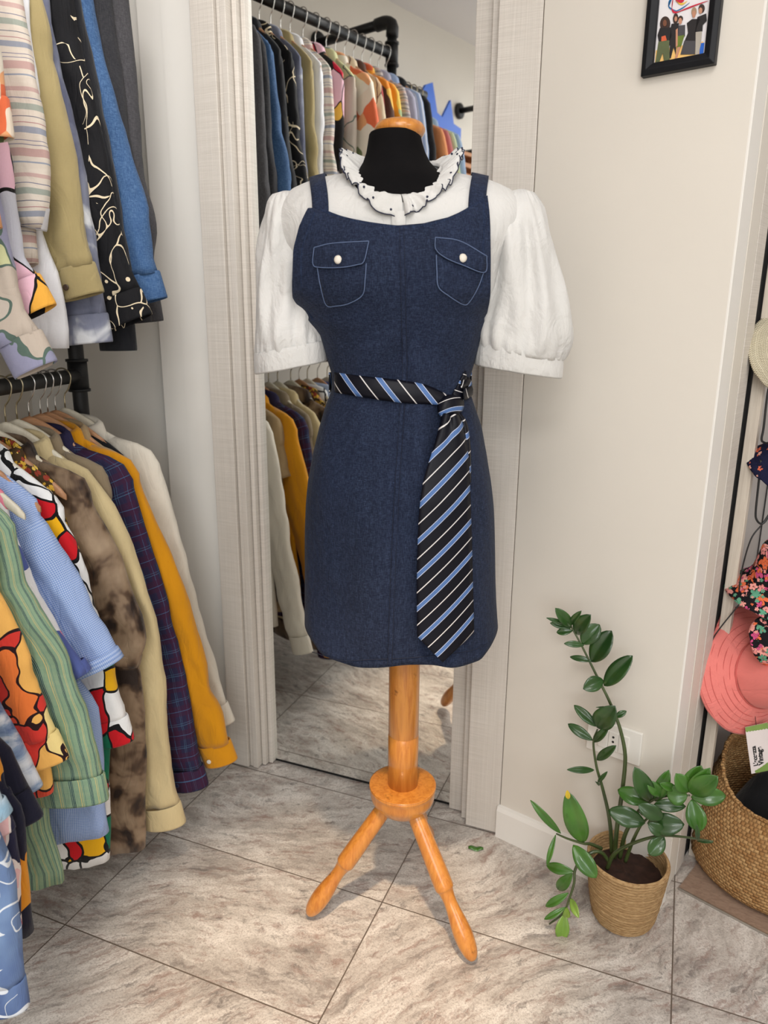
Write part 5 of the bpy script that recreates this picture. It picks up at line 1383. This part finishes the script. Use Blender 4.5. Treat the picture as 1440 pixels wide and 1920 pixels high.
# tag with lettering, hanging in the niche
def frame_at(o, pos, xax, zax):
    x = Vector(xax).normalized(); z = Vector(zax); z = (z-x*z.dot(x)).normalized(); y = z.cross(x)
    o.matrix_world = Matrix(((x.x, y.x, z.x, pos[0]), (x.y, y.y, z.y, pos[1]), (x.z, y.z, z.z, pos[2]), (0, 0, 0, 1)))
DT = 1.43
tl, bl_ = at_fwd(1424, 1361, DT), at_fwd(1409, 1451, DT); tr = at_fwd(1466, 1352, DT)
hgt = float(np.linalg.norm(tl-bl_)); wdt = float(np.linalg.norm(tr-tl))
tg = thing('shop_card', 'white and green card with black vertical lettering hanging above the basket', 'card')
frame_at(tg, bl_, tr-tl, tl-bl_)
b = MB(); b.box((0, 0, 0), (wdt, .0008, hgt)); b.build('card_sheet', plain('card_white', srgb(232, 222, 220), .5, var=.02), tg, smooth=False)
m_gcard = plain('card_green', srgb(130, 160, 84), .5, var=.1)
def scal(z0, up_):
    pts = [(0 if up_ else .010, z0)]
    n_ = 22
    for k in range(n_+1):
        x = wdt*k/n_; x = max(x, 0 if up_ else .008); h = .010+.012*(k/n_)*(0.3 if up_ else 1)+.0025*abs(math.sin(k*1.1)); pts.append((x, z0-h if up_ else z0+h*(.3+.9*k/n_)))
    pts.append((wdt, z0)); return pts
for z0, u_ in ((hgt, True), (0, False)):
    pts = scal(z0, u_); n = len(pts); vs = [(x, -.0002, z) for x, z in pts]+[(x, -.0006, z) for x, z in pts]
    mesh('green_border', vs, [tuple(range(n)), tuple(range(2*n-1, n-1, -1))]+[(i, (i+1) % n, (i+1) % n+n, i+n) for i in range(n)], m_gcard, tg, smooth=False)
def text_obj(body, size, mat, parent, loc, rot, ext=.0002):
    cu = bpy.data.curves.new('lettering', 'FONT'); cu.body = body; cu.size = size; cu.extrude = ext; cu.align_x = 'LEFT'; cu.offset = size*.035
    tmp = bpy.data.objects.new('lettering', cu); COL.objects.link(tmp)
    dg = bpy.context.evaluated_depsgraph_get(); me = bpy.data.meshes.new_from_object(tmp.evaluated_get(dg)); bpy.data.objects.remove(tmp)
    me.materials.clear(); me.materials.append(mat); o = bpy.data.objects.new('lettering', me); COL.objects.link(o); o.parent = parent; o.location = loc; o.rotation_euler = rot; return o
m_ink = plain('black_ink', (.006, .006, .006, 1), .6)
text_obj("L'eccezza", .0135, m_ink, tg, (.0165, -.0004, .018), (PI/2, -PI/2, 0))
text_obj("Vintage", .0155, m_ink, tg, (.029, -.0004, .018), (PI/2, -PI/2, 0))
b = MB(); b.tube([(wdt*.5, 0, hgt-.004), (wdt*.55, .004, hgt+.09)], .0006, 6); b.build('string', m_hole, tg)

# ------------------------------------------------------------------ hats
def bucket_hat(name, label, px, py, dep, R, axis, mat, crown=.10, stitch=None, rc=.58, tiltup=(0, 0, 1), asp=1.0):
    o = thing(name, label, 'hat', group='hats hanging in the niche'); c = at_fwd(px, py, dep); ax = Vector(axis).normalized()
    x = Vector(tiltup).cross(ax).normalized(); y = ax.cross(x)
    o.matrix_world = Matrix(((x.x, y.x, ax.x, c[0]), (x.y, y.y, ax.y, c[1]), (x.z, y.z, ax.z, c[2]), (0, 0, 0, 1)))
    rb = R*rc; rows = []
    for i in range(20):
        t_ = i/19; r = rb+(R-rb)*t_; z = -.045*t_**1.15
        rows.append([(r*math.cos(a)*asp, r*math.sin(a), z+.008*t_*math.sin(a*2+.5)+.0009*math.sin(t_*19*PI*.9)+.003*nz(math.cos(a)*4, math.sin(a)*4, t_*5)) for a in [2*PI*k/72 for k in range(72)]])
    b = MB(); b.rows(rows, True); b.build('brim', mat, o, solid=.0022)
    rows = []
    for i in range(26):
        t_ = i/25
        if t_ < .6: r = rb*(1-.14*t_/.6); z = crown*t_/.6
        else: u = (t_-.6)/.4; r = rb*.86*(1-u)+.0005; z = crown+.006*math.sin(PI*u/2)
        rows.append([(r*math.cos(a)*asp*(1+.05*nz(math.cos(a)*2, math.sin(a)*2, z*20)), r*math.sin(a)*(1+.04*nz(math.cos(a)*3, z*20, math.sin(a))), z+.006*nz(r*20, a, 1)) for a in [2*PI*k/72 for k in range(72)]])
    b = MB(); b.rows(rows, True); b.build('crown', mat, o, solid=.002)
    b = MB()
    b.tube([(rb*1.03*math.cos(2*PI*k/72)*asp, rb*1.03*math.sin(2*PI*k/72), .002) for k in range(73)], .0016, 6); b.build('seam', stitch or mat, o)
    if stitch:
        for q in (.18, .34, .5, .66, .82, .96):
            r = rb+(R-rb)*q; b = MB(); b.tube([(r*math.cos(2*PI*k/72)*asp, r*math.sin(2*PI*k/72), -.045*q**1.15+.008*q*math.sin(2*(2*PI*k/72)+.5)+.0013) for k in range(73)], .0006, 5); b.build('brim_stitching', stitch, o)
    return o
toc = Vector(-Fv); rgt = Vector(Rv)
C_pink = cloth('coral_pink_cotton', srgb(238, 134, 126), var=.05, slub=.08)
C_flor = flower('black_floral_print', srgb(18, 15, 20), [srgb(236, 150, 146), srgb(230, 112, 70), srgb(206, 80, 130), srgb(236, 160, 150), srgb(96, 160, 130)], 34, .5)
C_nflor = flower('navy_floral_print', srgb(20, 22, 52), [srgb(20, 22, 52), srgb(226, 110, 80), srgb(20, 22, 52), srgb(230, 170, 150)], 40, .36)
bucket_hat('bucket_hat', 'coral pink cotton bucket hat hanging above the basket', 1430, 1262, 1.455, .142, toc*.88+rgt*.30+Vector((0, 0, .05)), C_pink, .085, plain('coral_thread', srgb(206, 98, 92), .8), rc=.52)
bucket_hat('bucket_hat', 'black floral bucket hat hanging just above the coral hat', 1462, 1085, 1.465, .100, Vector((0, 0, 1))*.9+toc*.3, C_flor, .07)
bucket_hat('bucket_hat', 'black and orange floral hat overlapping the crown of the coral hat', 1476, 1208, 1.36, .052, toc*.9+rgt*.2, C_flor, .05)
bucket_hat('bucket_hat', 'navy floral hat hanging on the black wire below the straw hat', 1478, 850, 1.455, .064, Vector((0, 0, 1))*.5+toc*.6, C_nflor, .06)
# straw hat
def straw():
    t = NT('natural_straw', .8, .25); o = t.co(); s = t.sep(o)
    r = t.math('SQRT', t.math('ADD', t.math('MULTIPLY', s[0], s[0]), t.math('MULTIPLY', s[1], s[1])))
    a = t.math('ARCTAN2', s[1], s[0])
    w = t.math('MULTIPLY', t.math('SINE', t.math('MULTIPLY', r, 1300)), t.math('SINE', t.math('MULTIPLY', a, 130)))
    t.col(t.ramp(t.math('MULTIPLY_ADD', w, .5, .5), [(.2, srgb(206, 192, 160)), (.7, srgb(240, 232, 208))])); t.bump(w, .8, .002); return t.m
bucket_hat('straw_hat', 'pale crocheted straw hat hanging at the right edge', 1501, 652, 1.43, .080, toc*.85+rgt*.1, straw(), .05)
# wires and cords the hats hang from
m_wire = plain('black_coated_wire', (.008, .008, .009, 1), .35)
def wire(label, pts, r=.0022, dep=1.46, name='hanging_wire'):
    o = thing(name, label, 'wire', group='black hanging wires and cords'); P = [Vector(at_fwd(x, y, dep)) for x, y in pts]; o.location = P[-1]
    b = MB(); b.tube(crom([p-P[-1] for p in P], 40), r, 8); b.build('strand', m_wire, o); return o
wire('black wire loop beside the straw hat above the navy floral hat', [(1452, 690), (1440, 734), (1432, 800), (1428, 824), (1434, 830), (1444, 832)])
wire('black wire hanging down below the navy floral hat', [(1427, 862), (1422, 910), (1417, 960), (1419, 975), (1427, 982), (1436, 976), (1446, 956)])
wire('thin black cord curving down to the black floral hat', [(1442, 964), (1428, 984), (1409, 1009), (1395, 1052), (1387, 1095), (1385, 1130)], .0016)
wire('thin black cord passing behind the coral pink hat', [(1392, 1126), (1374, 1148), (1356, 1170), (1340, 1192), (1334, 1204)], .0014, 1.475)
# scuff marks on the angled wall stay in the paint: one small smudge
